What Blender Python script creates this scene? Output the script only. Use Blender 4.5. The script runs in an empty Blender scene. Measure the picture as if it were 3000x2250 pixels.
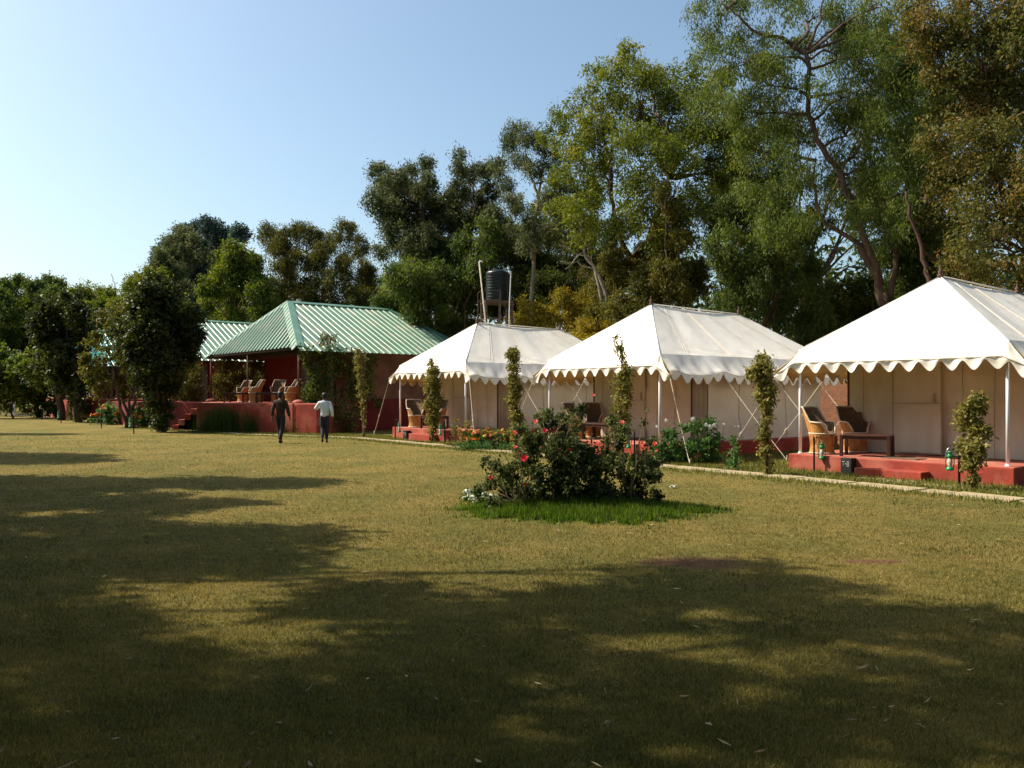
import bpy, bmesh, math, random
import numpy as np
from mathutils import Vector, Matrix
R = math.radians
random.seed(7)
C = bpy.context.scene.collection
scene = bpy.context.scene

# ------------------------------------------------------------------ camera, sky, sun
EYE = 1.6; FPX = 2450.0; HOR = 1155.0
cam_d = bpy.data.cameras.new('camera'); cam = bpy.data.objects.new('camera', cam_d); C.objects.link(cam)
cam.location = (0, 0, EYE); cam.rotation_euler = (R(90), 0, 0)
cam_d.sensor_width = 36; cam_d.lens = 36*FPX/3000; cam_d.shift_y = 30/3000.0
cam_d.clip_start = 0.05; cam_d.clip_end = 2000
scene.camera = cam
SUN_EL = R(46); SUN_AZ = Vector((-0.975, 0.21, 0)).normalized()
sun_dir = Vector((SUN_AZ.x*math.cos(SUN_EL), SUN_AZ.y*math.cos(SUN_EL), math.sin(SUN_EL)))
w = bpy.data.worlds.new('World'); scene.world = w; w.use_nodes = True
nt = w.node_tree; nt.nodes.clear()
sky = nt.nodes.new('ShaderNodeTexSky'); sky.sky_type = 'NISHITA'; sky.sun_disc = False
sky.sun_elevation = SUN_EL; sky.sun_rotation = math.atan2(SUN_AZ.x, SUN_AZ.y)
sky.altitude = 100; sky.air_density = 1.0; sky.dust_density = 2.8; sky.ozone_density = 1.7
bg = nt.nodes.new('ShaderNodeBackground'); bg.inputs['Strength'].default_value = 0.112
ow = nt.nodes.new('ShaderNodeOutputWorld')
mul = nt.nodes.new('ShaderNodeMix'); mul.data_type = 'RGBA'; mul.blend_type = 'MULTIPLY'; mul.inputs[0].default_value = 1; mul.inputs[7].default_value = (1.03,1.09,1.02,1)
nt.links.new(sky.outputs[0], mul.inputs[6]); nt.links.new(mul.outputs[2], bg.inputs[0]); nt.links.new(bg.outputs[0], ow.inputs[0])
sl = bpy.data.lights.new('sun', 'SUN'); sl.energy = 5.0; sl.angle = R(0.5); sl.color = (1, 0.90, 0.74)
so = bpy.data.objects.new('sun', sl); C.objects.link(so)
so.rotation_euler = (-sun_dir).to_track_quat('-Z', 'Y').to_euler()
scene.view_settings.view_transform = 'Standard'; scene.view_settings.look = 'None'
scene.view_settings.exposure = 0.75; scene.view_settings.gamma = 1.0
scene.cycles.max_bounces = 6; scene.cycles.transparent_max_bounces = 6

# ------------------------------------------------------------------ helpers
def at(px, py, Y):            # point seen at pixel (3000 px wide frame) at distance Y
    return np.array(((px-1500)/FPX*Y, Y, EYE+(HOR-py)/FPX*Y))
def gnd(px, py):
    Y = EYE*FPX/(py-HOR); return np.array(((px-1500)/FPX*Y, Y, 0.0))

def tag(o, label=None, cat=None, group=None, kind=None):
    if label: o['label'] = label
    if cat: o['category'] = cat
    if group: o['group'] = group
    if kind: o['kind'] = kind
    return o
def empty(name, loc=(0,0,0), rz=0.0, label=None, cat=None, group=None):
    o = bpy.data.objects.new(name, None); C.objects.link(o); o.empty_display_size = .2
    o.location = tuple(loc); o.rotation_euler = (0,0,rz); tag(o, label, cat, group); return o
def copy_tree(o, parent=None):
    c = o.copy(); C.objects.link(c)
    if parent: c.parent = parent
    for ch in [x for x in bpy.data.objects if x.parent == o]: copy_tree(ch, c)
    return c

class MB:
    """collects vertices/faces, builds one mesh object"""
    def __init__(s): s.v = []; s.f = []
    def add(s, vs, fs):
        n = len(s.v); s.v += [tuple(map(float, p)) for p in vs]; s.f += [tuple(i+n for i in f) for f in fs]; return s
    def box(s, x0,x1,y0,y1,z0,z1, M=None):
        vs = [(x,y,z) for z in (z0,z1) for y in (y0,y1) for x in (x0,x1)]
        if M is not None: vs = [tuple(M @ Vector(p)) for p in vs]
        return s.add(vs, [(0,2,3,1),(4,5,7,6),(0,1,5,4),(2,6,7,3),(0,4,6,2),(1,3,7,5)])
    def tube(s, pts, rad, n=8, cap=True):
        pts = [Vector(p) for p in pts]
        if not hasattr(rad, '__len__'): rad = [rad]*len(pts)
        vs = []; fs = []; up = None
        for i, p in enumerate(pts):
            d = (pts[min(i+1,len(pts)-1)]-pts[max(i-1,0)])
            if d.length < 1e-9: d = Vector((0,0,1))
            d.normalize()
            if up is None:
                up = Vector((1,0,0)) if abs(d.x) < .8 else Vector((0,1,0))
            a = (up - d*up.dot(d)).normalized(); up = a; b = d.cross(a)
            for k in range(n):
                t = 2*math.pi*k/n; vs.append(p+(a*math.cos(t)+b*math.sin(t))*rad[i])
        for i in range(len(pts)-1):
            for k in range(n):
                k2 = (k+1)%n; fs.append((i*n+k, i*n+k2, (i+1)*n+k2, (i+1)*n+k))
        if cap:
            fs.append(tuple(reversed(range(n)))); fs.append(tuple(range((len(pts)-1)*n, len(pts)*n)))
        return s.add(vs, fs)
    def lathe(s, prof, n=20, cx=0, cy=0):
        vs = [(cx+r*math.cos(2*math.pi*k/n), cy+r*math.sin(2*math.pi*k/n), z) for r, z in prof for k in range(n)]
        fs = [(i*n+k, i*n+(k+1)%n, (i+1)*n+(k+1)%n, (i+1)*n+k) for i in range(len(prof)-1) for k in range(n)]
        fs.append(tuple(reversed(range(n)))); fs.append(tuple(range((len(prof)-1)*n, len(prof)*n)))
        return s.add(vs, fs)
    def grid(s, fn, nu, nv, closed=False):
        vs = [fn(i/nu, j/nv) for j in range(nv+1) for i in range(nu+1)]
        fs = [(j*(nu+1)+i, j*(nu+1)+i+1, (j+1)*(nu+1)+i+1, (j+1)*(nu+1)+i) for j in range(nv) for i in range(nu)]
        return s.add(vs, fs)
    def build(s, name, m, parent=None, smooth=False, bevel=0, solid=0):
        me = bpy.data.meshes.new(name); me.from_pydata(s.v, [], s.f); me.validate(); me.update()
        me.materials.append(m)
        if smooth: me.polygons.foreach_set('use_smooth', [True]*len(me.polygons))
        o = bpy.data.objects.new(name, me); C.objects.link(o)
        if parent: o.parent = parent
        if solid:
            md = o.modifiers.new('sol','SOLIDIFY'); md.thickness = solid; md.offset = 0
        if bevel:
            md = o.modifiers.new('bev','BEVEL'); md.width = bevel; md.segments = 2; md.limit_method = 'ANGLE'
        return o

# ------------------------------------------------------------------ materials
def newmat(name):
    m = bpy.data.materials.new(name); m.use_nodes = True; t = m.node_tree
    return m, t, t.nodes['Principled BSDF'], t.nodes['Material Output']
def pmat(name, c1, c2=None, scale=5.0, rough=.8, bump=0.0, bscale=40.0, spec=.3, detail=6, stretch=None, metal=0, contrast=(.35,.65), c3=None, s3=1.0, bdist=.02):
    m, t, b, out = newmat(name); N = t.nodes; L = t.links
    b.inputs['Roughness'].default_value = rough; b.inputs['Specular IOR Level'].default_value = spec
    b.inputs['Metallic'].default_value = metal
    tc = N.new('ShaderNodeTexCoord'); src = tc.outputs['Object']
    if stretch:
        mp = N.new('ShaderNodeMapping'); mp.inputs['Scale'].default_value = stretch; L.new(src, mp.inputs[0]); src = mp.outputs[0]
    c2 = c2 or tuple(x*.75 for x in c1)
    no = N.new('ShaderNodeTexNoise'); no.inputs['Scale'].default_value = scale; no.inputs['Detail'].default_value = detail; L.new(src, no.inputs[0])
    cr = N.new('ShaderNodeValToRGB'); cr.color_ramp.elements[0].position = contrast[0]; cr.color_ramp.elements[1].position = contrast[1]
    cr.color_ramp.elements[0].color = (*c2,1); cr.color_ramp.elements[1].color = (*c1,1); L.new(no.outputs[0], cr.inputs[0])
    col = cr.outputs[0]
    if c3:
        n3 = N.new('ShaderNodeTexNoise'); n3.inputs['Scale'].default_value = s3; n3.inputs['Detail'].default_value = 8; L.new(tc.outputs['Object'], n3.inputs[0])
        r3 = N.new('ShaderNodeValToRGB'); r3.color_ramp.elements[0].position = .5; r3.color_ramp.elements[1].position = .68; L.new(n3.outputs[0], r3.inputs[0])
        mx = N.new('ShaderNodeMix'); mx.data_type = 'RGBA'; L.new(r3.outputs[0], mx.inputs[0]); L.new(col, mx.inputs[6]); mx.inputs[7].default_value = (*c3,1); col = mx.outputs[2]
    L.new(col, b.inputs['Base Color'])
    if bump:
        n2 = N.new('ShaderNodeTexNoise'); n2.inputs['Scale'].default_value = bscale; n2.inputs['Detail'].default_value = 5; L.new(src, n2.inputs[0])
        bp = N.new('ShaderNodeBump'); bp.inputs['Strength'].default_value = bump; bp.inputs['Distance'].default_value = bdist; L.new(n2.outputs[0], bp.inputs['Height']); L.new(bp.outputs[0], b.inputs['Normal'])
    return m
def leafmat(name, cols, trans=.35, rough=.55, spec=.3):
    """colours along a per-leaf random 'tone'"""
    m, t, b, out = newmat(name); N = t.nodes; L = t.links
    at_ = N.new('ShaderNodeAttribute'); at_.attribute_name = 'tone'
    cr = N.new('ShaderNodeValToRGB'); e = cr.color_ramp.elements
    for i, c in enumerate(cols):
        p = i/(len(cols)-1)
        if i == 0: el = e[0]; el.position = 0
        elif i == len(cols)-1: el = e[-1]; el.position = 1
        else: el = e.new(p)
        el.color = (*c,1)
    L.new(at_.outputs['Fac'], cr.inputs[0]); L.new(cr.outputs[0], b.inputs['Base Color'])
    b.inputs['Roughness'].default_value = rough; b.inputs['Specular IOR Level'].default_value = spec
    tr = N.new('ShaderNodeBsdfTranslucent'); hs = N.new('ShaderNodeHueSaturation'); hs.inputs['Saturation'].default_value = 1.15; hs.inputs['Value'].default_value = 1.3
    L.new(cr.outputs[0], hs.inputs['Color']); L.new(hs.outputs[0], tr.inputs[0])
    mx = N.new('ShaderNodeMixShader'); mx.inputs[0].default_value = trans
    L.new(b.outputs[0], mx.inputs[1]); L.new(tr.outputs[0], mx.inputs[2]); L.new(mx.outputs[0], out.inputs[0])
    return m
def clothmat(name, c1, c2, trans=.2, rough=.85, stretch=None, bump=.25):
    m = pmat(name, c1, c2, scale=1.3, rough=rough, bump=bump*1.6, bscale=2.6, spec=.15, stretch=stretch, contrast=(.3,.7), bdist=.05, c3=tuple(x*y for x, y in zip(c1,(.88,.85,.80))), s3=.8)
    t = m.node_tree; N = t.nodes; L = t.links; b = N['Principled BSDF']; out = N['Material Output']
    tr = N.new('ShaderNodeBsdfTranslucent'); tr.inputs[0].default_value = (*c1,1)
    mx = N.new('ShaderNodeMixShader'); mx.inputs[0].default_value = trans
    L.new(b.outputs[0], mx.inputs[1]); L.new(tr.outputs[0], mx.inputs[2]); L.new(mx.outputs[0], out.inputs[0])
    return m

M = {}
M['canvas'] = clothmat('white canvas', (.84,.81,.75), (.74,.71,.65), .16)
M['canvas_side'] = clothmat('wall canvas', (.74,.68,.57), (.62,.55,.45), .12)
M['lining'] = clothmat('mustard lining', (.52,.38,.16), (.44,.31,.12), .25)
M['curtain'] = clothmat('tan curtain', (.36,.27,.19), (.29,.21,.15), .08)
M['seam'] = pmat('seam tape', (.45,.38,.28), (.35,.29,.2))
M['white_metal'] = pmat('white painted pole', (.80,.80,.84), (.70,.70,.75), rough=.4)
M['rope'] = pmat('rope', (.62,.56,.44), (.50,.44,.34), scale=30)
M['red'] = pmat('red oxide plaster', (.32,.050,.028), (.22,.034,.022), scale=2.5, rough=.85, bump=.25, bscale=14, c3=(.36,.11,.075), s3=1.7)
M['redtop'] = pmat('worn red floor', (.38,.12,.085), (.30,.085,.055), scale=3, rough=.8, bump=.15, c3=(.42,.19,.14), s3=2.5)
M['redwall_shaded'] = pmat('shaded red wall', (.17,.020,.018), (.11,.014,.012), scale=1.5, rough=.85, bump=.2)  # red darkened so the shade of porch and side walls sits in the colour
M['brownwall'] = pmat('brown mud plaster', (.20,.095,.055), (.12,.055,.032), scale=1.2, rough=.95, bump=.4, bscale=9)
M['darkwood'] = pmat('dark stained wood', (.075,.028,.018), (.045,.018,.012), scale=6, rough=.45, stretch=(1,8,1))
M['black'] = pmat('black paint', (.012,.012,.013), (.02,.02,.02), rough=.5)
M['green_paint'] = pmat('green enamel', (.015,.22,.07), (.012,.17,.05), rough=.35, spec=.5)
M['galv'] = pmat('galvanised wire', (.45,.47,.48), (.35,.36,.38), rough=.35, metal=.7)
M['cane'] = pmat('orange cane', (.55,.28,.09), (.36,.15,.04), scale=22, rough=.6, stretch=(1,1,.25), bump=.5, bscale=60)
M['weave'] = pmat('brown rope weave', (.22,.14,.085), (.10,.06,.038), scale=30, rough=.8, bump=.6, bscale=70)
M['rim'] = pmat('pale wrapped rim', (.62,.55,.43), (.46,.38,.26), scale=30, rough=.7, bump=.4, bscale=80)
M['metalpole'] = pmat('rusty pole', (.12,.06,.045), (.08,.04,.03), scale=8)
M['bark'] = pmat('bark', (.14,.09,.06), (.06,.036,.024), scale=6, rough=.95, bump=.8, bscale=14, stretch=(1,1,.25))
M['bark_red'] = pmat('reddish bark', (.085,.048,.032), (.05,.024,.016), scale=6, rough=.95, bump=.8, bscale=14, stretch=(1,1,.25))
M['bark_pale'] = pmat('pale bark', (.30,.25,.19), (.16,.13,.10), scale=5, rough=.9, bump=.5, bscale=12, stretch=(1,1,.3))
M['stem'] = pmat('vine stem', (.20,.14,.08), (.11,.08,.045), scale=12)
M['tank'] = pmat('black plastic tank', (.006,.010,.010), (.010,.014,.014), rough=.4, spec=.35)
M['steel'] = pmat('brown angle iron', (.05,.03,.028), (.08,.045,.035), rough=.6)
M['pvc'] = pmat('cream pvc pipe', (.74,.69,.54), (.64,.58,.44), rough=.5)
M['pvc_grey'] = pmat('white pipe', (.62,.60,.58), (.52,.50,.48), rough=.5)
M['white_text'] = pmat('white paint', (.55,.58,.55), (.45,.47,.45))
M['stone_slab'] = pmat('tan flagstone', (.37,.30,.19), (.28,.22,.13), scale=4, rough=.9, bump=.3, bscale=20, c3=(.30,.25,.10), s3=3)
M['skin'] = pmat('skin', (.16,.075,.045), (.14,.065,.04), rough=.5)
M['hair'] = pmat('black hair', (.008,.007,.007), (.015,.012,.010), scale=40, rough=.5)
M['jacket'] = pmat('brown jacket', (.045,.022,.011), (.02,.012,.008), scale=10)
M['trousers'] = pmat('dark trousers', (.010,.011,.016), (.018,.018,.025), scale=10)
M['jeans'] = pmat('navy trousers', (.014,.018,.03), (.03,.034,.045), scale=10)
M['shirt'] = pmat('pale blue shirt', (.66,.74,.76), (.52,.60,.64), scale=7, bump=.5, bscale=10)
M['shoe'] = pmat('shoe', (.02,.015,.012), (.03,.02,.015))
M['tinroof_w'] = pmat('white roof edge', (.75,.74,.70))
M['petal_red'] = leafmat('red petal', [(.50,.01,.03),(.70,.02,.05)], .25)
M['petal_coral'] = leafmat('coral petal', [(.70,.10,.08),(.85,.26,.18)], .3)
M['petal_white'] = leafmat('white petal', [(.75,.75,.68),(.85,.85,.80)], .3)
M['petal_orange'] = leafmat('marigold petal', [(.22,.03,.01),(.45,.09,.015),(.60,.24,.02),(.62,.36,.03)], .25)
M['petal_canna'] = leafmat('canna petal', [(.45,.08,.012),(.65,.24,.03)], .3)
M['glass'] = pmat('lamp glass', (.5,.5,.45), (.45,.45,.4), rough=.15)
M['tarp_w'] = pmat('faded bunting', (.55,.20,.13), (.45,.14,.1))
# brick
m, t, b, out = newmat('bare brick'); N = t.nodes; L = t.links
tc = N.new('ShaderNodeTexCoord'); mp = N.new('ShaderNodeMapping'); mp.inputs['Rotation'].default_value = (R(90),0,0)
br = N.new('ShaderNodeTexBrick'); br.inputs['Color1'].default_value = (.22,.075,.035,1); br.inputs['Color2'].default_value = (.13,.045,.022,1); br.inputs['Mortar'].default_value = (.20,.13,.07,1)
br.inputs['Scale'].default_value = 4.2; br.inputs['Mortar Size'].default_value = .025; br.inputs['Row Height'].default_value = .3
L.new(tc.outputs['Object'], mp.inputs[0]); L.new(mp.outputs[0], br.inputs[0]); L.new(br.outputs[0], b.inputs['Base Color']); b.inputs['Roughness'].default_value = .95
bp = N.new('ShaderNodeBump'); bp.inputs['Strength'].default_value = .6; bp.inputs['Distance'].default_value = .02; bp.invert = True
L.new(br.outputs['Fac'], bp.inputs['Height']); L.new(bp.outputs[0], b.inputs['Normal'])
M['brick'] = m
def roofmat(name, c, stain):
    m = pmat(name, c, tuple(x*.80 for x in c), scale=.9, rough=.42, spec=.5, detail=8, contrast=(.3,.7), c3=stain, s3=1.3)
    return m
M['roof'] = roofmat('green roof sheet', (.14,.255,.175), (.24,.27,.19))
M['roof_cap'] = roofmat('green ridge cap', (.11,.235,.16), (.15,.26,.19))
M['roof_teal'] = roofmat('teal roof sheet', (.03,.27,.24), (.06,.26,.23))

# ------------------------------------------------------------------ foliage
def mesh_np(name, V, Q, m, parent=None, tone=None, k=4):
    me = bpy.data.meshes.new(name); nv = len(V); nf = len(Q)
    me.vertices.add(nv); me.vertices.foreach_set('co', V.astype(np.float32).ravel())
    me.loops.add(nf*k); me.loops.foreach_set('vertex_index', Q.astype(np.int32).ravel())
    me.polygons.add(nf); me.polygons.foreach_set('loop_start', np.arange(0, nf*k, k, dtype=np.int32))
    try: me.polygons.foreach_set('loop_total', np.full(nf, k, dtype=np.int32))
    except Exception: pass
    me.update(calc_edges=True)
    if tone is not None:
        a = me.attributes.new('tone', 'FLOAT', 'FACE'); a.data.foreach_set('value', tone.astype(np.float32))
    me.materials.append(m); o = bpy.data.objects.new(name, me); C.objects.link(o)
    if parent: o.parent = parent
    return o
def unit(rng, n):
    v = rng.normal(size=(n,3)); return v/np.linalg.norm(v, axis=1, keepdims=True)
def subclumps(cl, rng, k=8, f=(.32,.55), spread=.8):
    """break each (x,y,z,r[,tone]) into k smaller lumps for an uneven outline"""
    out = []
    for c in cl:
        x,y,z,r = c[:4]; tn = c[4] if len(c) > 4 else 0
        d = unit(rng, k)*(rng.uniform(.25,1,(k,1))**.5)*r*spread
        rr = rng.uniform(f[0], f[1], k)*r
        for i in range(k): out.append((x+d[i,0], y+d[i,1], z+d[i,2]*.9, rr[i], tn+rng.normal()*.10))
        for i in range(k//2):       # stray sprays beyond the lump keep the outline ragged
            dd = unit(rng,1)[0]; q = r*rng.uniform(.85,1.28); out.append((x+dd[0]*q, y+dd[1]*q, z+dd[2]*q*.95, r*rng.uniform(.10,.20), tn+rng.normal()*.12))
    return np.array(out)
def leaves(cl, rng, L=.14, W=.06, cover=2.5, K=7, sprig=.16, droop=.3, tone0=.5, tvar=.16, nmax=80000, shell=.45):
    cl = np.asarray(cl, float); area = math.pi*cl[:,3]**2
    n_sp = int(min(nmax, cover*area.sum()/(L*W*.5*.6))/K)+1
    idx = rng.choice(len(cl), n_sp, p=area/area.sum())
    d = unit(rng, n_sp); rad = cl[idx,3]*(shell+(1-shell)*rng.random(n_sp)**.6)
    lump = 1+.22*np.sin(d[:,0]*5+idx)*np.sin(d[:,2]*6+idx*1.7)
    ctr = cl[idx,:3]+d*(rad*lump)[:,None]
    sd = unit(rng, n_sp)*.6 + d*.8; sd[:,2] -= droop; sd /= np.linalg.norm(sd,axis=1,keepdims=True)
    j = np.repeat(np.arange(n_sp), K); n = len(j)
    tpos = np.tile(np.linspace(-1,1,K), n_sp)
    p = ctr[j]+sd[j]*(tpos*sprig)[:,None]+rng.normal(size=(n,3))*sprig*.28
    a = sd[j]*.5+unit(rng,n)*.8; a[:,2] -= droop*.7; a /= np.linalg.norm(a,axis=1,keepdims=True)
    nn = unit(rng,n)*.9+np.array([0,0,.55]); b = np.cross(a, nn); b /= np.linalg.norm(b,axis=1,keepdims=True)+1e-9
    s = rng.uniform(.65,1.25,(n,1))
    V = np.stack([p-a*L*.5*s, p+b*W*.5*s, p+a*L*.5*s, p-b*W*.5*s], 1).reshape(-1,3)
    Q = np.arange(4*n).reshape(n,4)
    tone = tone0+cl[idx,4][j]+rng.normal(size=n)*tvar*.6+(rng.normal(size=n_sp)*tvar)[j]
    return V, Q, np.clip(tone, 0.01, .99)
def limb(mb, a, b, r0, r1, rng, bend=.12, n=6, seg=6):
    a = np.array(a,float); b = np.array(b,float); L = np.linalg.norm(b-a); pts = []
    o1 = rng.normal(size=3)*bend*L
    for i in range(seg+1):
        t = i/seg; pts.append(a+(b-a)*t+o1*math.sin(math.pi*t)+rng.normal(size=3)*bend*.12*L*(0<i<seg))
    mb.tube(pts, [r0+(r1-r0)*(i/seg) for i in range(seg+1)], n)
    return pts

PAL = {
 'dark':  [(.014,.020,.005),(.034,.048,.010),(.064,.084,.016),(.12,.13,.028)],
 'mid':   [(.026,.040,.009),(.064,.096,.018),(.118,.150,.028),(.22,.22,.05)],
 'bright':[(.034,.050,.008),(.086,.112,.016),(.165,.185,.026),(.27,.25,.05)],
 'grey':  [(.026,.034,.013),(.062,.076,.028),(.11,.125,.048),(.20,.20,.09)],
 'blue':  [(.020,.035,.030),(.035,.060,.050),(.055,.090,.075),(.085,.12,.10)],  # smoke haze of the far tree mixed into its leaf colour
 'olive': [(.028,.032,.008),(.065,.070,.014),(.12,.11,.02),(.20,.16,.04)],
 'rust':  [(.028,.038,.010),(.074,.085,.018),(.14,.120,.030),(.24,.13,.042)],
 'yellow':[(.06,.055,.008),(.14,.12,.014),(.26,.20,.02),(.42,.29,.03)],
 'glossy':[(.010,.014,.004),(.026,.036,.009),(.052,.064,.015),(.11,.115,.03)],
 'vine':  [(.045,.050,.012),(.12,.12,.028),(.22,.20,.055),(.36,.30,.10)],
 'rose':  [(.020,.028,.008),(.052,.066,.019),(.105,.125,.040),(.22,.23,.095)],
 'shade': [(.02,.03,.006),(.04,.055,.010),(.06,.08,.015),(.09,.10,.02)],
 'herb':  [(.02,.05,.012),(.045,.105,.025),(.08,.16,.04),(.12,.21,.06)],
 'grassg':[(.015,.035,.005),(.045,.10,.010),(.11,.18,.018),(.26,.27,.05)],
 'straw': [(.028,.038,.010),(.092,.096,.022),(.215,.170,.048),(.37,.285,.095)],
}
for k_, c_ in PAL.items():
    M['leaf_'+k_] = leafmat('leaf '+k_, c_, .10 if k_ == 'shade' else .38, rough=.45 if k_ == 'glossy' else .6, spec=.22 if k_ == 'glossy' else .2)

BG = 'trees standing behind the tents and cottages'
def tree(name, label, Y, base, clumps, pal='mid', seed=1, L=.15, W=.055, cover=2.3, droop=.35, trunk_r=.18, fork=None,
         barkm='bark', limbs=(), k=11, cat='tree', group=None, sprig=.22, depth=1.0, crown='crown', nlimb=14, dY=0, spread=1.0, f=(.26,.5), tvar=.16, tone0=.5):
    """clumps: (px, py, radius px[, tone[, dY]]) read off the photograph at distance Y, turned into real lumps of foliage around a real trunk"""
    rng = np.random.default_rng(seed)
    cl = []
    for c in clumps:
        dy = c[4] if len(c) > 4 else rng.uniform(-1,1)*depth*1.6
        yy = Y+dy; p = at(c[0], c[1], yy); cl.append((p[0],p[1],p[2], c[2]/FPX*yy, c[3] if len(c) > 3 else rng.normal()*.05))
    sc = subclumps(cl, rng, k, f=f, spread=spread)
    sc = sc[sc[:,2]+sc[:,3]*.5 > .1]
    b = at(base[0], 1155, Y); b = np.array((b[0], b[1], 0.0)) if len(base) == 1 else np.array((*at(base[0],0,Y)[:2], 0.0))
    root = empty(name, b, 0, label, cat, group)
    V, Q, tone = leaves(sc, rng, L, W, cover*(1.35 if group == BG else 1), 7, sprig, droop, tone0, tvar)
    V = V-b; V[:,2] = np.maximum(V[:,2], .01)
    mesh_np(crown, V, Q, M['leaf_'+pal], root, tone)
    mb = MB(); cen = np.array([c[:3] for c in cl])-b
    if fork is None:
        m_ = cen.mean(0); fk = np.array((m_[0]*.35, m_[1]*.35, max(.8, cen[:,2].min()*.75)))
    else: fk = at(fork[0], fork[1], Y)-b
    pts = limb(mb, (0,0,-.05), fk, trunk_r, trunk_r*.68, rng, .05, 9, 7)
    anc = [np.array(p_) for p_ in pts[4:]]; explicit = []
    for lb in limbs:     # visible limbs: lists of (px, py, radius m)
        P = [at(a_[0], a_[1], Y)-b for a_ in lb]; PP = []; RR = []
        for i in range(len(P)-1):
            for s in range(4):
                tt = s/4; PP.append(P[i]*(1-tt)+P[i+1]*tt+rng.normal(size=3)*.03); RR.append(lb[i][2]*(1-tt)+lb[i+1][2]*tt)
        PP.append(P[-1]); RR.append(lb[-1][2]); mb.tube(PP, RR, 8)
        if lb[0][2] > .095: anc += PP[3:]
    order = np.argsort(-np.array([c[3] for c in cl]))[:nlimb]
    for i in order:
        c = cen[i]; A_ = min(anc, key=lambda p_: np.linalg.norm(c-p_)+max(0, p_[2]-c[2])*2.5); mid = A_+(c-A_)*.5+np.array((0,0,.08*np.linalg.norm(c-A_)))
        q = limb(mb, A_, mid, trunk_r*.30, trunk_r*.18, rng, .07, 6, 5); q2 = limb(mb, q[-1], c, trunk_r*.18, trunk_r*.06, rng, .08, 5, 5)
        near = [s for s in sc if np.linalg.norm(s[:3]-b-c) < cl[i][3]*1.05][:5]
        for s in near: limb(mb, q2[-3], s[:3]-b, trunk_r*.10, trunk_r*.03, rng, .06, 4, 3)
    mb.build('trunk', M[barkm], root, smooth=True)
    return root
M['leaf_grassv'] = leafmat('leaf verge', [(.05,.075,.012),(.11,.125,.02),(.19,.18,.04),(.30,.25,.09)], .3)
M['white_bloom'] = pmat('white bloom', (.82,.82,.76), (.7,.7,.6))
# ------------------------------------------------------------------ ground
def ground_material():
    m, t, b, out = newmat('dry lawn'); N = t.nodes; L = t.links
    b.inputs['Roughness'].default_value = .95; b.inputs['Specular IOR Level'].default_value = .1
    tc = N.new('ShaderNodeTexCoord'); P = tc.outputs['Object']
    def noise(s, d=6, rough=.6):
        n = N.new('ShaderNodeTexNoise'); n.inputs['Scale'].default_value = s; n.inputs['Detail'].default_value = d; n.inputs['Roughness'].default_value = rough; L.new(P, n.inputs[0]); return n.outputs[0]
    def ramp(src, stops):
        r = N.new('ShaderNodeValToRGB'); e = r.color_ramp.elements
        for i, (p, c) in enumerate(stops):
            el = e[0] if i == 0 else (e[-1] if i == len(stops)-1 else e.new(p)); el.position = p; el.color = (*c,1)
        L.new(src, r.inputs[0]); return r.outputs[0]
    def mix(f, a, c):
        x = N.new('ShaderNodeMix'); x.data_type = 'RGBA'
        L.new(f, x.inputs[0]) if not isinstance(f, float) else setattr(x.inputs[0],'default_value',f)
        for k_, v in ((6,a),(7,c)):
            if isinstance(v, tuple): x.inputs[k_].default_value = (*v,1)
            else: L.new(v, x.inputs[k_])
        return x.outputs[2]
    fine = ramp(noise(34, 8, .8), [(.38,(.035,.028,.007)),(.50,(.155,.125,.034)),(.62,(.30,.235,.08))])
    mid = ramp(noise(6.5, 7), [(.41,(.095,.075,.022)),(.58,(.225,.175,.050))])
    big = ramp(noise(.55, 6), [(.44,(.095,.110,.024)),(.57,(.26,.19,.052))])
    c = mix(.5, fine, mid); c = mix(.35, c, big)
    # worn soil patches
    nz = noise(3.0, 8, .7)
    def patch(cx, cy, rx, ry, soft=.5):
        s = N.new('ShaderNodeSeparateXYZ'); L.new(P, s.inputs[0])
        def mth(op, a, b_=None):
            q = N.new('ShaderNodeMath'); q.operation = op
            for i_, v in enumerate((a, b_)):
                if v is None: continue
                if isinstance(v, (int,float)): q.inputs[i_].default_value = v
                else: L.new(v, q.inputs[i_])
            return q.outputs[0]
        dx = mth('DIVIDE', mth('SUBTRACT', s.outputs[0], cx), rx); dy = mth('DIVIDE', mth('SUBTRACT', s.outputs[1], cy), ry)
        d = mth('SQRT', mth('ADD', mth('MULTIPLY', dx, dx), mth('MULTIPLY', dy, dy)))
        d = mth('ADD', d, mth('MULTIPLY', mth('SUBTRACT', nz, .5), 1.6))
        mr = N.new('ShaderNodeMapRange'); mr.inputs[1].default_value = 1.0; mr.inputs[2].default_value = 1.0-soft; L.new(d, mr.inputs[0]); return mr.outputs[0]
    soil = ramp(noise(22, 8, .7), [(.3,(.10,.048,.025)),(.7,(.21,.11,.062))])
    for (px, py, rx, ry) in ((2030,1650,.62,.34),(2560,1645,.45,.14),(2820,1634,.2,.07),(1650,1862,.13,.05),(2220,1712,.25,.1)):
        g = gnd(px, py); c = mix(patch(g[0], g[1], rx, ry), c, soil)
    gg_ = gnd(1710,1500); c = mix(patch(gg_[0]+.02, gg_[1]+.1, 1.9, 1.35, .5), c, ramp(noise(25,6), [(.3,(.045,.05,.012)),(.7,(.10,.15,.025))]))
    L.new(c, b.inputs['Base Color'])
    h1 = N.new('ShaderNodeTexNoise'); h1.inputs['Scale'].default_value = 30; h1.inputs['Detail'].default_value = 7; h1.inputs['Roughness'].default_value = .75; L.new(P, h1.inputs[0])
    bp = N.new('ShaderNodeBump'); bp.inputs['Strength'].default_value = .9; bp.inputs['Distance'].default_value = .05; L.new(h1.outputs[0], bp.inputs['Height']); L.new(bp.outputs[0], b.inputs['Normal'])
    return m
M['lawn'] = ground_material()
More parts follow.
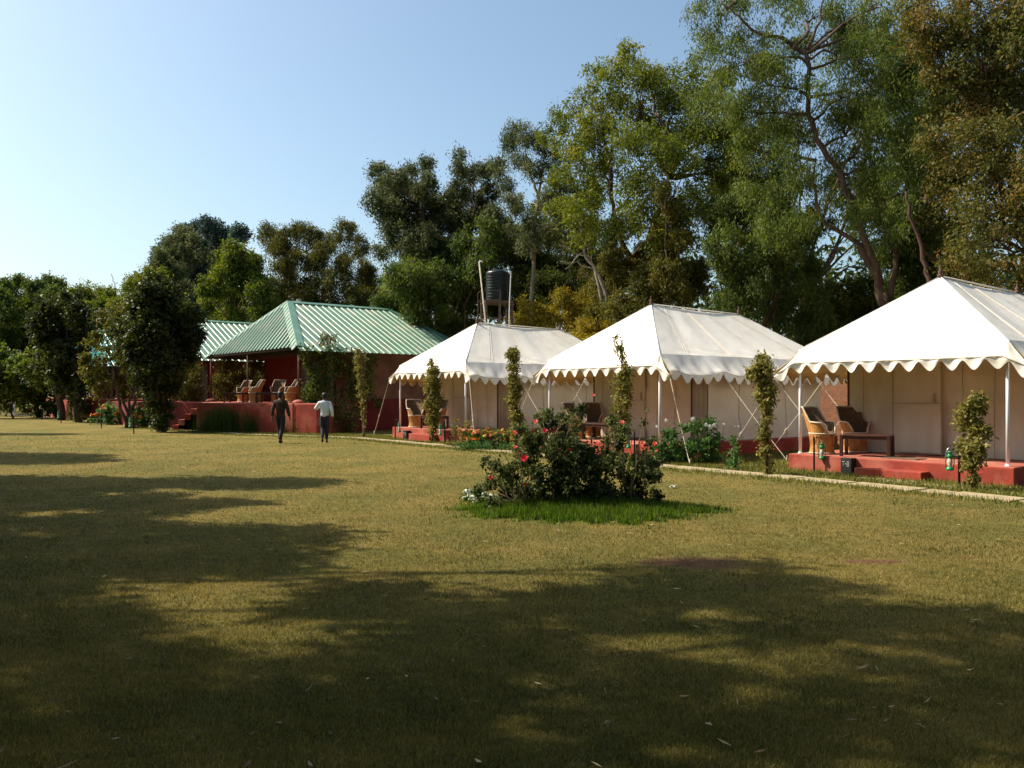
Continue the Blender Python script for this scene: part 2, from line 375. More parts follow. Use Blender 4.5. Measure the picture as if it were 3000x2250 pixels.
g = MB(); g.add([(-500,-200,0),(500,-200,0),(500,1200,0),(-500,1200,0)], [(0,1,2,3)])
tag(g.build('lawn', M['lawn']), kind='structure')

# greener rough strip between path and tents, and the green ring round the roses: real ground sheets
D = Vector((.62,-.78,0)).normalized(); NV = Vector((-D.y, D.x, 0))     # along the tent fronts, and back into the tents
RZ = math.atan2(D.y, D.x)
path_px = [(3260,1493),(3000,1468),(2700,1437),(2250,1394),(1850,1358),(1493,1325.5),(1250,1302),(1051,1284),(960,1280),(845,1277),(720,1273),(600,1264),(500,1257),(430,1251),(370,1244),(300,1237),(248,1231),(192,1227),(100,1220),(0,1214)]
path_w = [gnd(*p) for p in path_px]
def strip(pts, w, z, mb, side0=-.5, side1=.5):
    n = len(pts); vs = []
    for i, p in enumerate(pts):
        d = Vector(pts[min(i+1,n-1)])-Vector(pts[max(i-1,0)]); d.normalize(); q = Vector((-d.y,d.x,0))
        a = Vector(p)+q*w*side0; b_ = Vector(p)+q*w*side1; vs += [(a.x,a.y,z),(b_.x,b_.y,z)]
    mb.add(vs, [(2*i,2*i+1,2*i+3,2*i+2) for i in range(n-1)])
# path of separate flagstones laid end to end (one structure)
rng = np.random.default_rng(3); mb = MB()
pv = [Vector(p) for p in path_w]; acc = 0
for i in range(len(pv)-1):
    a, b_ = pv[i], pv[i+1]; L_ = (b_-a).length; d = (b_-a).normalized(); q = Vector((-d.y,d.x,0)); s = 0
    step = 1.15
    while s < L_-.05:
        e = min(s+step*rng.uniform(.8,1.15), L_); gp = .03
        w_ = .27+rng.uniform(-.03,.03); h = .022+rng.uniform(-.006,.008); off = rng.uniform(-.03,.03)
        c4 = [a+d*(s+gp)+q*(off-w_), a+d*(e-gp)+q*(off-w_+rng.uniform(-.02,.02)), a+d*(e-gp)+q*(off+w_), a+d*(s+gp)+q*(off+w_+rng.uniform(-.02,.02))]
        mb.add([(p.x,p.y,-.02) for p in c4]+[(p.x,p.y,h) for p in c4], [(4,5,6,7),(0,1,5,4),(1,2,6,5),(2,3,7,6),(3,0,4,7)]); s = e
for (ax, ay, bx, by) in ((2500,1399,2700,1414),(2590,1409,2790,1428),(1190,1285,1290,1293),(480,1260,590,1263)):
    a = Vector(gnd(ax,ay)); b_ = Vector(gnd(bx,by)); d = (b_-a).normalized(); q = Vector((-d.y,d.x,0)); k = 2
    for j in range(k):
        p0 = a+(b_-a)*(j/k+.02); p1 = a+(b_-a)*((j+1)/k-.02); c4 = [p0-q*.13,p1-q*.12,p1+q*.13,p0+q*.12]
        mb.add([(p.x,p.y,-.02) for p in c4]+[(p.x,p.y,.016) for p in c4], [(4,5,6,7),(0,1,5,4),(1,2,6,5),(2,3,7,6),(3,0,4,7)])
tag(mb.build('path', M['stone_slab'], bevel=.006), kind='structure')

# ------------------------------------------------------------------ grass blades
def blades(name, X, Y, h, w_, pal, rng, lean=.8, tone0=.5, tvar=.2, z0=0.0, parent=None):
    n = len(X); base = np.stack([X, Y, np.full(n, z0)], 1)
    th = rng.uniform(0, 2*math.pi, n); wd = np.stack([np.cos(th), np.sin(th), np.zeros(n)], 1)
    ph = rng.uniform(0, 2*math.pi, n); ln = np.abs(rng.normal(size=n))*lean
    hh = h*rng.uniform(.5,1.3,n) if not hasattr(h,'__len__') else h*rng.uniform(.6,1.3,n)
    cs = 1/np.sqrt(1+ln**2)
    tip = base+np.stack([np.cos(ph)*ln*cs*hh, np.sin(ph)*ln*cs*hh, cs*hh], 1)
    ww = np.asarray(w_)*np.ones(n); V = np.stack([base-wd*ww[:,None]*.5, base+wd*ww[:,None]*.5, tip], 1).reshape(-1,3)
    return mesh_np(name, V, np.arange(3*n).reshape(n,3), M['leaf_'+pal], parent, np.clip(tone0+rng.normal(size=n)*tvar,.01,.99), 3)
def vnoise(X, Y, s, seed=0):
    r_ = np.random.default_rng(seed); v = 0
    for i in range(5):
        a = r_.uniform(0, 6.28); f_ = s*(1.7**i); v = v+np.sin((X*np.cos(a)+Y*np.sin(a))*f_+r_.uniform(0,6))/(1.25**i)
    return v/3.3
rng = np.random.default_rng(11)
T0 = (6.17,17.9); NV0 = (.78,.62)
n = 640000
Yb = 1/(rng.uniform(1/34.0, 1/2.9, n)); Xb = (rng.uniform(-1,1,n))*(Yb*.63+.4)
soilpx = [(2030,1650,.62,.34),(2560,1645,.42,.12)]
keep = np.ones(n, bool)
for (px,py,rx,ry) in soilpx:
    g_ = gnd(px,py); dd = ((Xb-g_[0])/rx)**2+((Yb-g_[1])/ry)**2; keep &= ~((dd+vnoise(Xb,Yb,5,3)*.5 < .85) & (rng.random(n) < .75))
keep &= ~((Yb > 13) & (((Xb-T0[0])*NV0[0]+(Yb-T0[1])*NV0[1]) > -1.25))
Xb, Yb = Xb[keep], Yb[keep]; n = len(Xb)
tn = .50+.20*vnoise(Xb,Yb,1.1,1)+.20*vnoise(Xb,Yb,5,2)
hb = (.024+.010*vnoise(Xb,Yb,4,4))*(1+Yb*.015)
o = blades('short_grass', Xb, Yb, hb, .0022+Yb*.00055, 'straw', rng, 1.3, tn, .24)
tag(o, 'short dry mown turf in the foreground of the lawn', kind='stuff')
# litter of dead leaves and straw
n = 900; Yl = np.where(rng.random(n) < .35, 1/(rng.uniform(1/26., 1/3.3, n)), rng.uniform(7,26,n)); Xl = rng.uniform(-1,1,n)*(Yl*.63); V=[];Q=[];tn=[]
for i in range(n):
    L_ = rng.uniform(.03,.10); W_ = rng.uniform(.003,.010) if rng.random() < .85 else rng.uniform(.015,.03); a = rng.uniform(0,math.pi*2)
    d = np.array((math.cos(a), math.sin(a), 0)); q = np.array((-d[1], d[0], 0)); c_ = np.array((Xl[i],Yl[i],.022))
    V += [c_-d*L_/2, c_+q*W_/2+(0,0,.006), c_+d*L_/2+(0,0,rng.uniform(0,.02)), c_-q*W_/2+(0,0,.002)]; Q.append((4*i,4*i+1,4*i+2,4*i+3)); tn.append(rng.random())
M['litter'] = leafmat('dead leaf', [(.10,.045,.02),(.20,.11,.05),(.34,.24,.11),(.48,.40,.24)], .2)
o = mesh_np('leaf_litter', np.array(V), np.array(Q), M['litter'], None, np.array(tn)); tag(o, 'scattered straw and dead leaf litter on the lawn', kind='stuff')

sp_ = gnd(1972,1430); mb = MB(); mb.grid(lambda s, v: Vector(((s-.5)*.11+.01*math.sin(v*9), (v-.5)*.08, .03+.018*math.sin(s*9+v*4)*math.cos(v*7)+.012*s)), 8, 6)
o = mb.build('paper_scrap', M['white_text'], None); o.location = tuple(sp_); tag(o, 'crumpled white scrap lying on the lawn right of the rose bushes', 'litter')
# ------------------------------------------------------------------ tents
TW = 4.09; TD = 7.8; ZE = 2.56
def fold(s, t, sd, A=.03, k=9):
    return A*(math.sin(s*k*3.1+sd)+.6*math.sin(s*k*6.7+sd*2+t*1.3)+.35*math.sin(s*k*13+sd*3-t*2))/1.9
def make_tent(loc, num, label, seed):
    t = empty('canvas_tent', (loc[0],loc[1],LIFT[num]), RZ, label, 'tent', 'white canvas guest tents in a row')
    W2 = TW/2; P0 = Vector((W2,1.95,4.06)); P1 = Vector((W2,5.9,4.02))
    corners = [Vector((0,0,ZE)),Vector((TW,0,ZE)),Vector((TW,TD,ZE)),Vector((0,TD,ZE))]
    tops = [(P0,P0),(P0,P1),(P1,P1),(P1,P0)]
    def roof_fn(i):
        a, b_ = corners[i], corners[(i+1)%4]; ta, tb = tops[i]
        def fn(s, v):
            e = a.lerp(b_, s); r_ = ta.lerp(tb, s); p = e.lerp(r_, v)
            env = math.sin(math.pi*v)**.7*min(1, 6*s, 6*(1-s))
            # rope tension keeps hips straight, cloth hollows between them
            p.z -= .05*env*math.sin(math.pi*s)
            if i in (1,3): p.z += fold(s, v, seed+i, .040, 3.2)*env; p.z -= .04*math.sin(math.pi*s)*v
            else: p.z += fold(s, v*2, seed+i, .006, 4)*env
            low = max(0, 1-v*5)*min(1,8*s,8*(1-s)); p.z += low*.03*math.sin(s*38+v*45+seed)*abs(math.sin(s*9+seed))*min(1,v*14)
            return p
        return fn
    mb = MB()
    for i in range(4): mb.grid(roof_fn(i), 56, 26)
    mb.build('roof', M['canvas'], t, smooth=True)
    # tapes sewn along hips, ridge and side seams
    mb = MB()
    for c in corners:
        top = P0 if c.y < 1 else P1; mb.tube([c+Vector((0,0,.012)), c.lerp(top,.33)+Vector((0,0,.0)), c.lerp(top,.66)+Vector((0,0,.0)), top+Vector((0,0,.012))], .008, 5)
    mb.tube([P0+Vector((0,0,.01)), P1+Vector((0,0,.01))], .018, 5)
    mb.build('hip_tape', M['canvas'], t, smooth=True)
    mb = MB(); f1 = roof_fn(1); f3 = roof_fn(3)
    for fn_ in (f1, f3):
        for s in (.13,.36,.62,.83): 
            for dlt in (0,.014): mb.tube([fn_(s+dlt, v/20)+Vector((0,0,.003)) for v in range(21)], .006, 4)
    mb.build('seam_tape', M['canvas_side'], t, smooth=True)
    # drooping skirt with scalloped valance, all round
    OS, OF = .50, .20
    B = [Vector((-OS,-OF,0)),Vector((TW+OS,-OF,0)),Vector((TW+OS,TD+OF,0)),Vector((-OS,TD+OF,0))]
    ropes_v = [0.0, 1.85, 4.0, 6.0, TD]
    def skirt_fn(i, inset=0.0):
        a, b_ = corners[i], corners[(i+1)%4]; ba, bb = B[i], B[(i+1)%4]; L_ = (bb-ba).length
        nsc = max(6, round(L_/.40))
        def fn(s, v):
            e = a.lerp(b_, s); q = ba.lerp(bb, s)
            if i in (0,2):
                u = q.x; out_ = max(0, -u, u-TW)/OS; zb = 2.27-.26*out_
                if 0 <= u <= TW: e = Vector((u, e.y, ZE))
                else: e = Vector((min(max(u,0),TW), e.y, ZE))
                zb += -.02*math.sin(math.pi*s)
            else:
                dmin = min(abs(q.y-r_) for r_ in ropes_v); zb = 2.05+.10*math.exp(-(dmin/.35)**2)-.02
                e = Vector((e.x, min(max(q.y,0),TD), ZE))
            ks = s*nsc; tip = .5-.5*math.cos(2*math.pi*ks); sc = .045+.175*tip**.85
            q = Vector((q.x, q.y, zb)); dn = (q-e)
            if v <= .7: tt = v/.7; p = e.lerp(q, tt); p += (Vector((0,-1,0)) if i == 0 else Vector((0,0,0)))*.02*math.sin(math.pi*tt)*math.sin(s*47+tt*4+seed)*abs(math.sin(s*8)); p.z -= .03*math.sin(math.pi*tt); lowf = tt
            else: tt = (v-.7)/.3; p = q+Vector((0,0,-sc*tt)); lowf = 1
            nrm = Vector((0,-1,0)) if i == 0 else Vector((1,0,0)) if i == 1 else Vector((0,1,0)) if i == 2 else Vector((-1,0,0))
            wv = lowf*(.016*math.sin(ks*2*math.pi+seed)+.016*math.sin(s*31+v*5+seed*2)+.010*math.sin(s*83+v*9))
            p += nrm*(wv-inset)+Vector((0,0,-inset*.3))
            return p
        return fn
    mb = MB(); ml = MB(); ms = MB()
    for i in range(4):
        nsc = max(6, round((B[(i+1)%4]-B[i]).length/.40)); nn_ = nsc*12
        mb.grid(skirt_fn(i), nn_, 12); ml.grid(skirt_fn(i,.022), nn_//2, 8)
        fn_ = skirt_fn(i,-.005); ms.tube([fn_(j/60, .7) for j in range(61)], .008, 4)
    mb.build('valance', M['canvas'], t, smooth=True); ml.build('lining', M['lining'], t, smooth=True); ms.build('valance_seam', M['seam'], t, smooth=True)
    # inner roof lining, mustard
    ml = MB()
    for i in range(4):
        f_ = roof_fn(i); ml.grid(lambda s, v, f_=f_: f_(s, v)-Vector((0,0,.05)), 24, 12)
    ml.build('inner_roof', M['lining'], t, smooth=True)
    # canvas walls
    x0, x1, y0, y1, zf = .27, TW-.27, 1.5, 7.45, .34
    def wall(fx, n_, nm, mat_):
        m_ = MB(); m_.grid(fx, n_, 22); return m_.build(nm, mat_, t, smooth=True)
    def wv(s, v, sd, A=1.0): return 1.6*A*(.018*math.sin(s*17+sd+v*1.5)+.014*math.sin(s*39+sd*2-v*5)+.03*(1-v)**2*math.sin(s*7+sd)+.012*math.sin(s*25+v*9+sd)*math.sin(v*4+s*3)**2+.008*math.sin(v*31+s*6))
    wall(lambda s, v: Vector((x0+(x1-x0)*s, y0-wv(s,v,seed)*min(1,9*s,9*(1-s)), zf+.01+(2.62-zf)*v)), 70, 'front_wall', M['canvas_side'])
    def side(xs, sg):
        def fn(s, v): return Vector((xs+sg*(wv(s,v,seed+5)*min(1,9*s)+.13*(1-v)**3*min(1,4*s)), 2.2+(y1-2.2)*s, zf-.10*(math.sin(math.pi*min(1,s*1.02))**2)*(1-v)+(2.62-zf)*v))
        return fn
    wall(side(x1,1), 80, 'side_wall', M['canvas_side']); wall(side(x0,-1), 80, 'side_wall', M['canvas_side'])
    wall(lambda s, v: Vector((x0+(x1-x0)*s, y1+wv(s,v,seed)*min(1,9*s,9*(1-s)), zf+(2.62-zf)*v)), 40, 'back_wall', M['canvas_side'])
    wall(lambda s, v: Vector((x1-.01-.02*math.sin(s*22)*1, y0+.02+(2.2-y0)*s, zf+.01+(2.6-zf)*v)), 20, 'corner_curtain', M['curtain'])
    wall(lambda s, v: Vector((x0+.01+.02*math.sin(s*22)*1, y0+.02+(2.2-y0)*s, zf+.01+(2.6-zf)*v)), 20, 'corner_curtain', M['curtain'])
    # roll-up door flap with tapes, window flap
    md = MB(); ua, ub = 1.30, 2.30
    md.grid(lambda s, v: Vector((ua+(ub-ua)*s, y0-.055-.012*math.sin(s*19+v*2+seed)-.01*math.sin(v*9), zf+.05+1.98*v)), 30, 24)
    fl = md.build('door_flap', M['canvas_side'], t, smooth=True)
    mt = MB()
    for u_ in (ua, ub): mt.box(u_-.012,u_+.012,y0-.078,y0-.070,zf+.03,2.34)
    mt.box(ua,ub,y0-.080,y0-.072,1.40,1.415); mt.box(ub-.16,ub-.12,y0-.10,y0-.075,1.42,1.62)
    mt.build('zip', M['seam'], fl)
    for u_ in (.62, 2.72, 3.3):
        mt = MB(); mt.tube([(u_, y0-.045-wv((u_-x0)/(x1-x0),v/10,seed), zf+.02+2.2*v/10) for v in range(11)], .008, 4); mt.build('wall_seam', M['seam'], t)
    for y_ in (3.5, 5.6):
        mt = MB(); mt.tube([side(x1,1)((y_-2.2)/(y1-2.2), v/10)+Vector((.008,0,0)) for v in range(11)], .009, 4); mt.build('wall_seam', M['seam'], t)
    # poles
    for (px_, py_) in ((0,0),(TW,0)):
        m_ = MB(); m_.tube([(px_,py_,.335),(px_,py_,ZE)], .032, 14); pl_ = m_.build('pole', M['white_metal'], t, smooth=True)
        m_ = MB(); m_.lathe([(.05,.336),(.05,.352),(.036,.356),(.036,.375)], 14, px_, py_); m_.build('pole_foot', M['white_metal'], pl_)
    for (px_, py_) in ((x1+.02,y0),(x0-.02,y0)):
        m_ = MB(); m_.tube([(px_,py_,.335),(px_,py_,ZE)], .024, 10); m_.build('corner_pole', M['metalpole'], t, smooth=True)
    for P_ in (P0, P1):
        m_ = MB(); m_.lathe([(.012,P_.z-.02),(.06,P_.z+.0),(.062,P_.z+.03),(.03,P_.z+.05),(.045,P_.z+.085),(.045,P_.z+.12),(.018,P_.z+.15),(.012,P_.z+.22),(.004,P_.z+.25)], 14, P_.x, P_.y)
        m_.build('finial', M['metalpole'], t, smooth=True)
    # guy ropes
    def rope(a, b_, dbl=True):
        m_ = MB(); a = Vector(a); b_ = Vector(b_); n_ = 8
        m_.tube([a.lerp(b_, i/n_)-Vector((0,0,.03*math.sin(math.pi*i/n_))) for i in range(n_+1)], .009, 6)
        if dbl:
            k_ = a.lerp(b_,.62); m_.tube([k_+Vector((0,0,.0)), k_.lerp(b_,.1)], .018, 6)
            d_ = (b_-a).normalized(); m_.tube([b_-d_*.02+Vector((0,0,-.05)), b_+Vector((0,0,.12))-d_*.0], .014, 6)
        m_.build('guy_rope', M['rope'], t)
    for v_ in ropes_v[1:4]:
        rope((TW+OS,v_,2.03),(TW+2.25,v_+.1,0)); rope((-OS,v_,2.03),(-2.25,v_+.1,0))
    rope((TW+OS,-OF,1.95),(TW+1.55,-.75,0)); rope((-OS,-OF,1.95),(-2.1,.1,0))
    rope((TW+OS,TD,1.95),(TW+1.9,TD+.9,0)); rope((-OS,TD,1.95),(-1.9,TD+.9,0))
    # platform: masonry, a thing of its own
    p = empty('tent_platform', (loc[0],loc[1],LIFT[num]), RZ, {8:'red oxide platform and step under the nearest right-hand tent',7:'red oxide platform of the middle tent, half hidden by roses',6:'red oxide platform and step under the far tent beside the green-roofed building'}[num], 'platform', 'red masonry tent platforms')
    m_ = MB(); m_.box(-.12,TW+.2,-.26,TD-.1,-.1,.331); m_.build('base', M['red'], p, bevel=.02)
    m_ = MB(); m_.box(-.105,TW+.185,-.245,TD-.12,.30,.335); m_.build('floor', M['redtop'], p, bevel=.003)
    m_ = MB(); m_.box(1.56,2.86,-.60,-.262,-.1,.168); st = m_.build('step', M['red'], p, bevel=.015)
    return t
LIFT = {8:0.0,7:.03,6:.085}
T = [((6.17,17.9),8,'nearest white canvas tent at the right edge, two cane chairs on its porch',1.3),
     ((1.06,23.6),7,'middle white canvas tent standing behind the rose bushes',2.9),
     ((-4.05,30.3),6,'farthest white canvas tent, next to the green-roofed building, its valance against the brown wall',4.4)]
for a in T: make_tent(*a)
def TL(i, u, v, z=0):     # tent-local to world
    l = Vector((T[i][0][0], T[i][0][1], 0)); return l+D*u+NV*v+Vector((0,0,z))

for i_, lb_ in ((0,'dark doormat lying on the platform of the nearest tent above the step'),):
    dm = MB(); dm.box(1.75,2.45,.05,.50,.337,.352); o_ = dm.build('doormat', M['weave'], None, bevel=.003); o_.location = (T[i_][0][0],T[i_][0][1],0); o_.rotation_euler = (0,0,RZ); tag(o_, lb_, 'doormat')
# boundary wall of bare brick behind the tents
wl = empty('brick_wall', TL(1,0,11.2), RZ, 'bare brick boundary wall seen between the two nearer tents', 'wall')
m_ = MB(); m_.box(-6,22,-.12,.12,-.1,2.25); m_.build('brickwork', M['brick'], wl)
m_ = MB(); m_.box(-6.03,22.03,-.16,.16,2.25,2.33); m_.build('coping', M['brownwall'], wl)

# ------------------------------------------------------------------ cottages with green sheet roofs
DB = Vector((.643,-.766,0)).normalized(); NB = Vector((-DB.y, DB.x, 0)); RB = math.atan2(DB.y, DB.x)
CW = 10.05; CD = 9.4; CE = 3.54; CR = 5.92; CV = 1.9
CC = Vector((-8.74,34.0,0)); CORG = CC-DB*CW      # origin: left front eave corner; x along the front, y back
def corrugated(mb, a, b_, up, top_of, pitch=.27, rise=.035):
    """ribbed sheet from eave a-b up the slope; top_of(s) gives the length of the rib there"""
    L_ = (b_-a).length; d = (b_-a).normalized(); nrm = d.cross(up).normalized()
    if nrm.z < 0: nrm = -nrm
    n_ = int(L_/pitch); prof = [(0,0),(.52,0),(.62,1),(.84,1),(.94,0)]
    xs = []; hs = []
    for i in range(n_+1):
        for (f_, h_) in prof:
            x = (i+f_)*L_/n_
            if x <= L_+1e-6: xs.append(x); hs.append(h_*rise)
    xs.append(L_); hs.append(0)
    base = len(mb.v); vs = []; fs = []
    for x, h in zip(xs, hs):
        tl = top_of(x/L_)
        for k in range(5): p = a+d*x+up*(tl*k/4)+nrm*h; vs.append(p)
    for i in range(len(xs)-1):
        for k in range(4): fs.append((i*5+k,(i+1)*5+k,(i+1)*5+k+1,i*5+k+1))
    mb.add(vs, fs)
def make_cottage(name, label, mat_, full=True):
    t = empty(name, CORG, RB, label, 'cottage', 'red cottages with green sheet roofs')
    A = Vector((CW/2, CV, CR)); Bk = Vector((CW/2, CD-CV, CR))
    c = [Vector((0,0,CE)),Vector((CW,0,CE)),Vector((CW,CD,CE)),Vector((0,CD,CE))]
    mb = MB()
    upf = (A-Vector((CW/2,0,CE))); lf = upf.length; upf.normalize()
    corrugated(mb, c[0], c[1], upf, lambda s: lf*(1-abs(2*s-1))+.001, .36, .06)
    upb = Vector((0,-upf.y,upf.z)); corrugated(mb, c[2], c[3], upb, lambda s: lf*(1-abs(2*s-1))+.001, .25, .035)
    ups = (A-Vector((CW,CV,CE))); ls = ups.length; ups.normalize(); ext = .42
    hip = CV/CD
    def tops(s): return ext+ls*min(1, s/hip, (1-s)/hip)
    corrugated(mb, c[1]-ups*ext, c[2]-ups*ext, ups, tops, .33, .03)
    upl = Vector((-ups.x,0,ups.z)); corrugated(mb, c[3]-upl*ext, c[0]-upl*ext, upl, tops, .33, .03)
    rf = mb.build('roof', mat_, t)
    mb = MB()
    def cap(a, b_, w1, n1, n2):
        L0 = Vector((0,0,.055)); a = a+L0; b_ = b_+L0
        mb.add([a,b_,b_+n1*w1,a+n1*w1],[(0,1,2,3)]); mb.add([a,b_,b_+n2*w1,a+n2*w1],[(0,1,2,3)])
    sf = Vector((0,-upf.y,-upf.z)); fdown = -upf
    for s_ in (0,1):
        cr_ = c[1] if s_ else c[0]; e = (A-cr_).normalized(); sx = 1 if s_ else -1
        nf = Vector((-sx,0,0)); nf = (nf-e*nf.dot(e)); nf = (nf-nf.project(upf.cross(Vector((1,0,0))).normalized())).normalized()
        dn = Vector((sx*-ups.x if sx < 0 else -ups.x,0,-ups.z)); dn = Vector((sx*abs(ups.x),0,-abs(ups.z)))
        side_n = Vector((0,1,0)); side_n = (side_n-e*side_n.dot(e)).normalized(); 
        cap(cr_, A, .30, nf, side_n)
        cb = c[2] if s_ else c[3]; e2 = (Bk-cb).normalized(); sn2 = Vector((0,-1,0)); sn2 = (sn2-e2*sn2.dot(e2)).normalized(); cap(cb, Bk, .3, Vector((-sx,0,0)), sn2)
    cap(A, Bk, .26, Vector((.906,0,-.42)), Vector((-.906,0,-.42)))
    mb.build('ridge_cap', M['roof_cap'] if mat_ is M['roof'] else mat_, t)
    # walls
    zt = CE-.12; f0 = 2.7
    mb = MB(); mb.box(.75,CW-.65,f0,CD-.6,1.40,zt); mb.build('wall', M['brownwall'], t)
    mb = MB(); mb.box(.62,CW-.52,f0-.04,CD-.5,-.1,1.40); mb.build('plinth', M['redwall_shaded'], t)
    mb = MB(); mb.box(.77,CW-.67,f0-.035,f0,1.402,zt); mb.build('porch_wall', M['redwall_shaded'], t)
    mb = MB(); mb.box(0.1,CW-.1,.08,.16,CE-.10,CE-.02); mb.box(.1,CW-.1,2.0,2.1,CE-.2,CE-.04)
    for x_ in (.12, CW-.2): mb.box(x_,x_+.08,.16,f0,CE-.12,CE-.03)
    mb.build('eave_beam', M['steel'], t)
    for x_ in (.15, 4.7, CW-.15):
        mb = MB(); mb.tube([(x_,.14,1.2),(x_,.14,CE-.1)], .038, 8); pp = mb.build('porch_pole', M['metalpole'], t, smooth=True)
        mb = MB(); mb.lathe([(.26,1.235),(.24,1.30),(.15,1.36),(.05,1.38)], 14, x_, .14); mb.build('pole_foot', M['redtop'], pp, smooth=True)
    for (u_, w_) in ((5.0,.9),(7.3,.9)):
        mb = MB(); mb.box(u_,u_+w_,f0-.075,f0-.037,1.245,3.25); d_ = mb.build('door', M['darkwood'], t)
        mb = MB(); mb.box(u_-.07,u_,f0-.09,f0-.037,1.245,3.32); mb.box(u_+w_,u_+w_+.07,f0-.09,f0-.037,1.245,3.32); mb.box(u_,u_+w_,f0-.09,f0-.037,3.25,3.32); mb.build('frame', M['redwall_shaded'], d_)
        mb = MB(); mb.tube([(u_+.1,f0-.11,2.15),(u_+.1,f0-.11,2.32)], .015, 6); mb.build('handle', M['galv'], d_)
    mb = MB(); mb.box(6.25,6.95,f0-.07,f0-.037,2.0,3.0); wd = mb.build('window', M['black'], t)
    mb = MB(); mb.box(6.19,6.25,f0-.085,f0-.037,1.94,3.06); mb.box(6.95,7.01,f0-.085,f0-.037,1.94,3.06); mb.box(6.25,6.95,f0-.085,f0-.037,1.94,2.0); mb.box(6.25,6.95,f0-.085,f0-.037,3.0,3.06); mb.build('frame', M['darkwood'], wd)
    # porch floor slab belongs to the house
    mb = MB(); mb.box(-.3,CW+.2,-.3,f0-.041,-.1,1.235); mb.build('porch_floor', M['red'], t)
    return t
cot = make_cottage('green_roof_cottage', 'red cottage with green ribbed roof and open porch, cane chairs on its terrace', M['roof'])
c2 = copy_tree(cot); c2.location = CORG-DB*12.6-NB*1.0; c2['label'] = 'green-roofed cottage half hidden behind the nearer one and the dark climber-covered tree'
c3 = make_cottage('green_roof_cottage', 'far cottage with a bright teal roof glimpsed through the trees on the left', M['roof_teal']); c3.location = CORG-DB*25.2-NB*2.0
# front terrace: wall from A to B with rounded corner, steps at its left
def prism(mb, poly, z0, z1):
    n_ = len(poly); vs = [(p[0],p[1],z0) for p in poly]+[(p[0],p[1],z1) for p in poly]
    mb.add(vs, [tuple(range(n_,2*n_)), tuple(reversed(range(n_)))]+[(i,(i+1)%n_,n_+(i+1)%n_,n_+i) for i in range(n_)])
A0 = gnd(576,1264); A0 = np.array((-13.55,35.95)); B0 = np.array((-8.0,33.5))
poly = [(-13.62,36.35),(-13.60,36.05),(-13.42,35.90)]+[(-11.2,34.9),(-8.55,33.72),(-8.3,33.70),(-8.1,33.85)]
cr_ = CC+DB*.2+NB*.3; poly += [(cr_.x,cr_.y)]; q_ = CORG-NB*.31-DB*.3; q2 = CC-NB*.31+DB*.2
poly = [(-13.62,36.35),(-13.60,36.05),(-13.42,35.90),(-11.2,34.75),(-7.75,33.20),(-7.45,33.25),(-7.30,33.5),(-7.5,35.6),(-9.5,36.2),(q_.x+DB.x*1.6,q_.y+DB.y*1.6)]
tr = empty('front_terrace', (0,0,0), 0, 'raised red terrace with rounded corner in front of the cottage porch', 'terrace')
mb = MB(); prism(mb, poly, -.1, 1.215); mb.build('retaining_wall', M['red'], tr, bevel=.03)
mb = MB(); prism(mb, [((p[0]+11)*.995-11,(p[1]-36)*.985+36) for p in poly], 1.19, 1.232); mb.build('floor', M['redtop'], tr, bevel=.01)
# rear terrace wall and steps on the left side
st0 = Vector((-13.62,36.2,0)); 
mb = MB(); w0 = Vector((-14.2,39.9,0)); w1 = Vector((-20.2,44.2,0))
prism(mb, [(-13.0,37.6),(-13.6,38.3),(-17.6,40.0),(-22.5,46.5),(-21,47),(-15.5,42.5)], -.1, 1.225); mb.build('side_wall', M['redwall_shaded'], tr, bevel=.02)
for i in range(5):
    mb = MB(); h = .24*(i+1); x1 = -13.66; x0 = -15.0+i*.27; mb.box(x0,x1,36.9,38.0,-.05,h); mb.build('step', M['redtop'] if i%2 else M['red'], tr, bevel=.01)
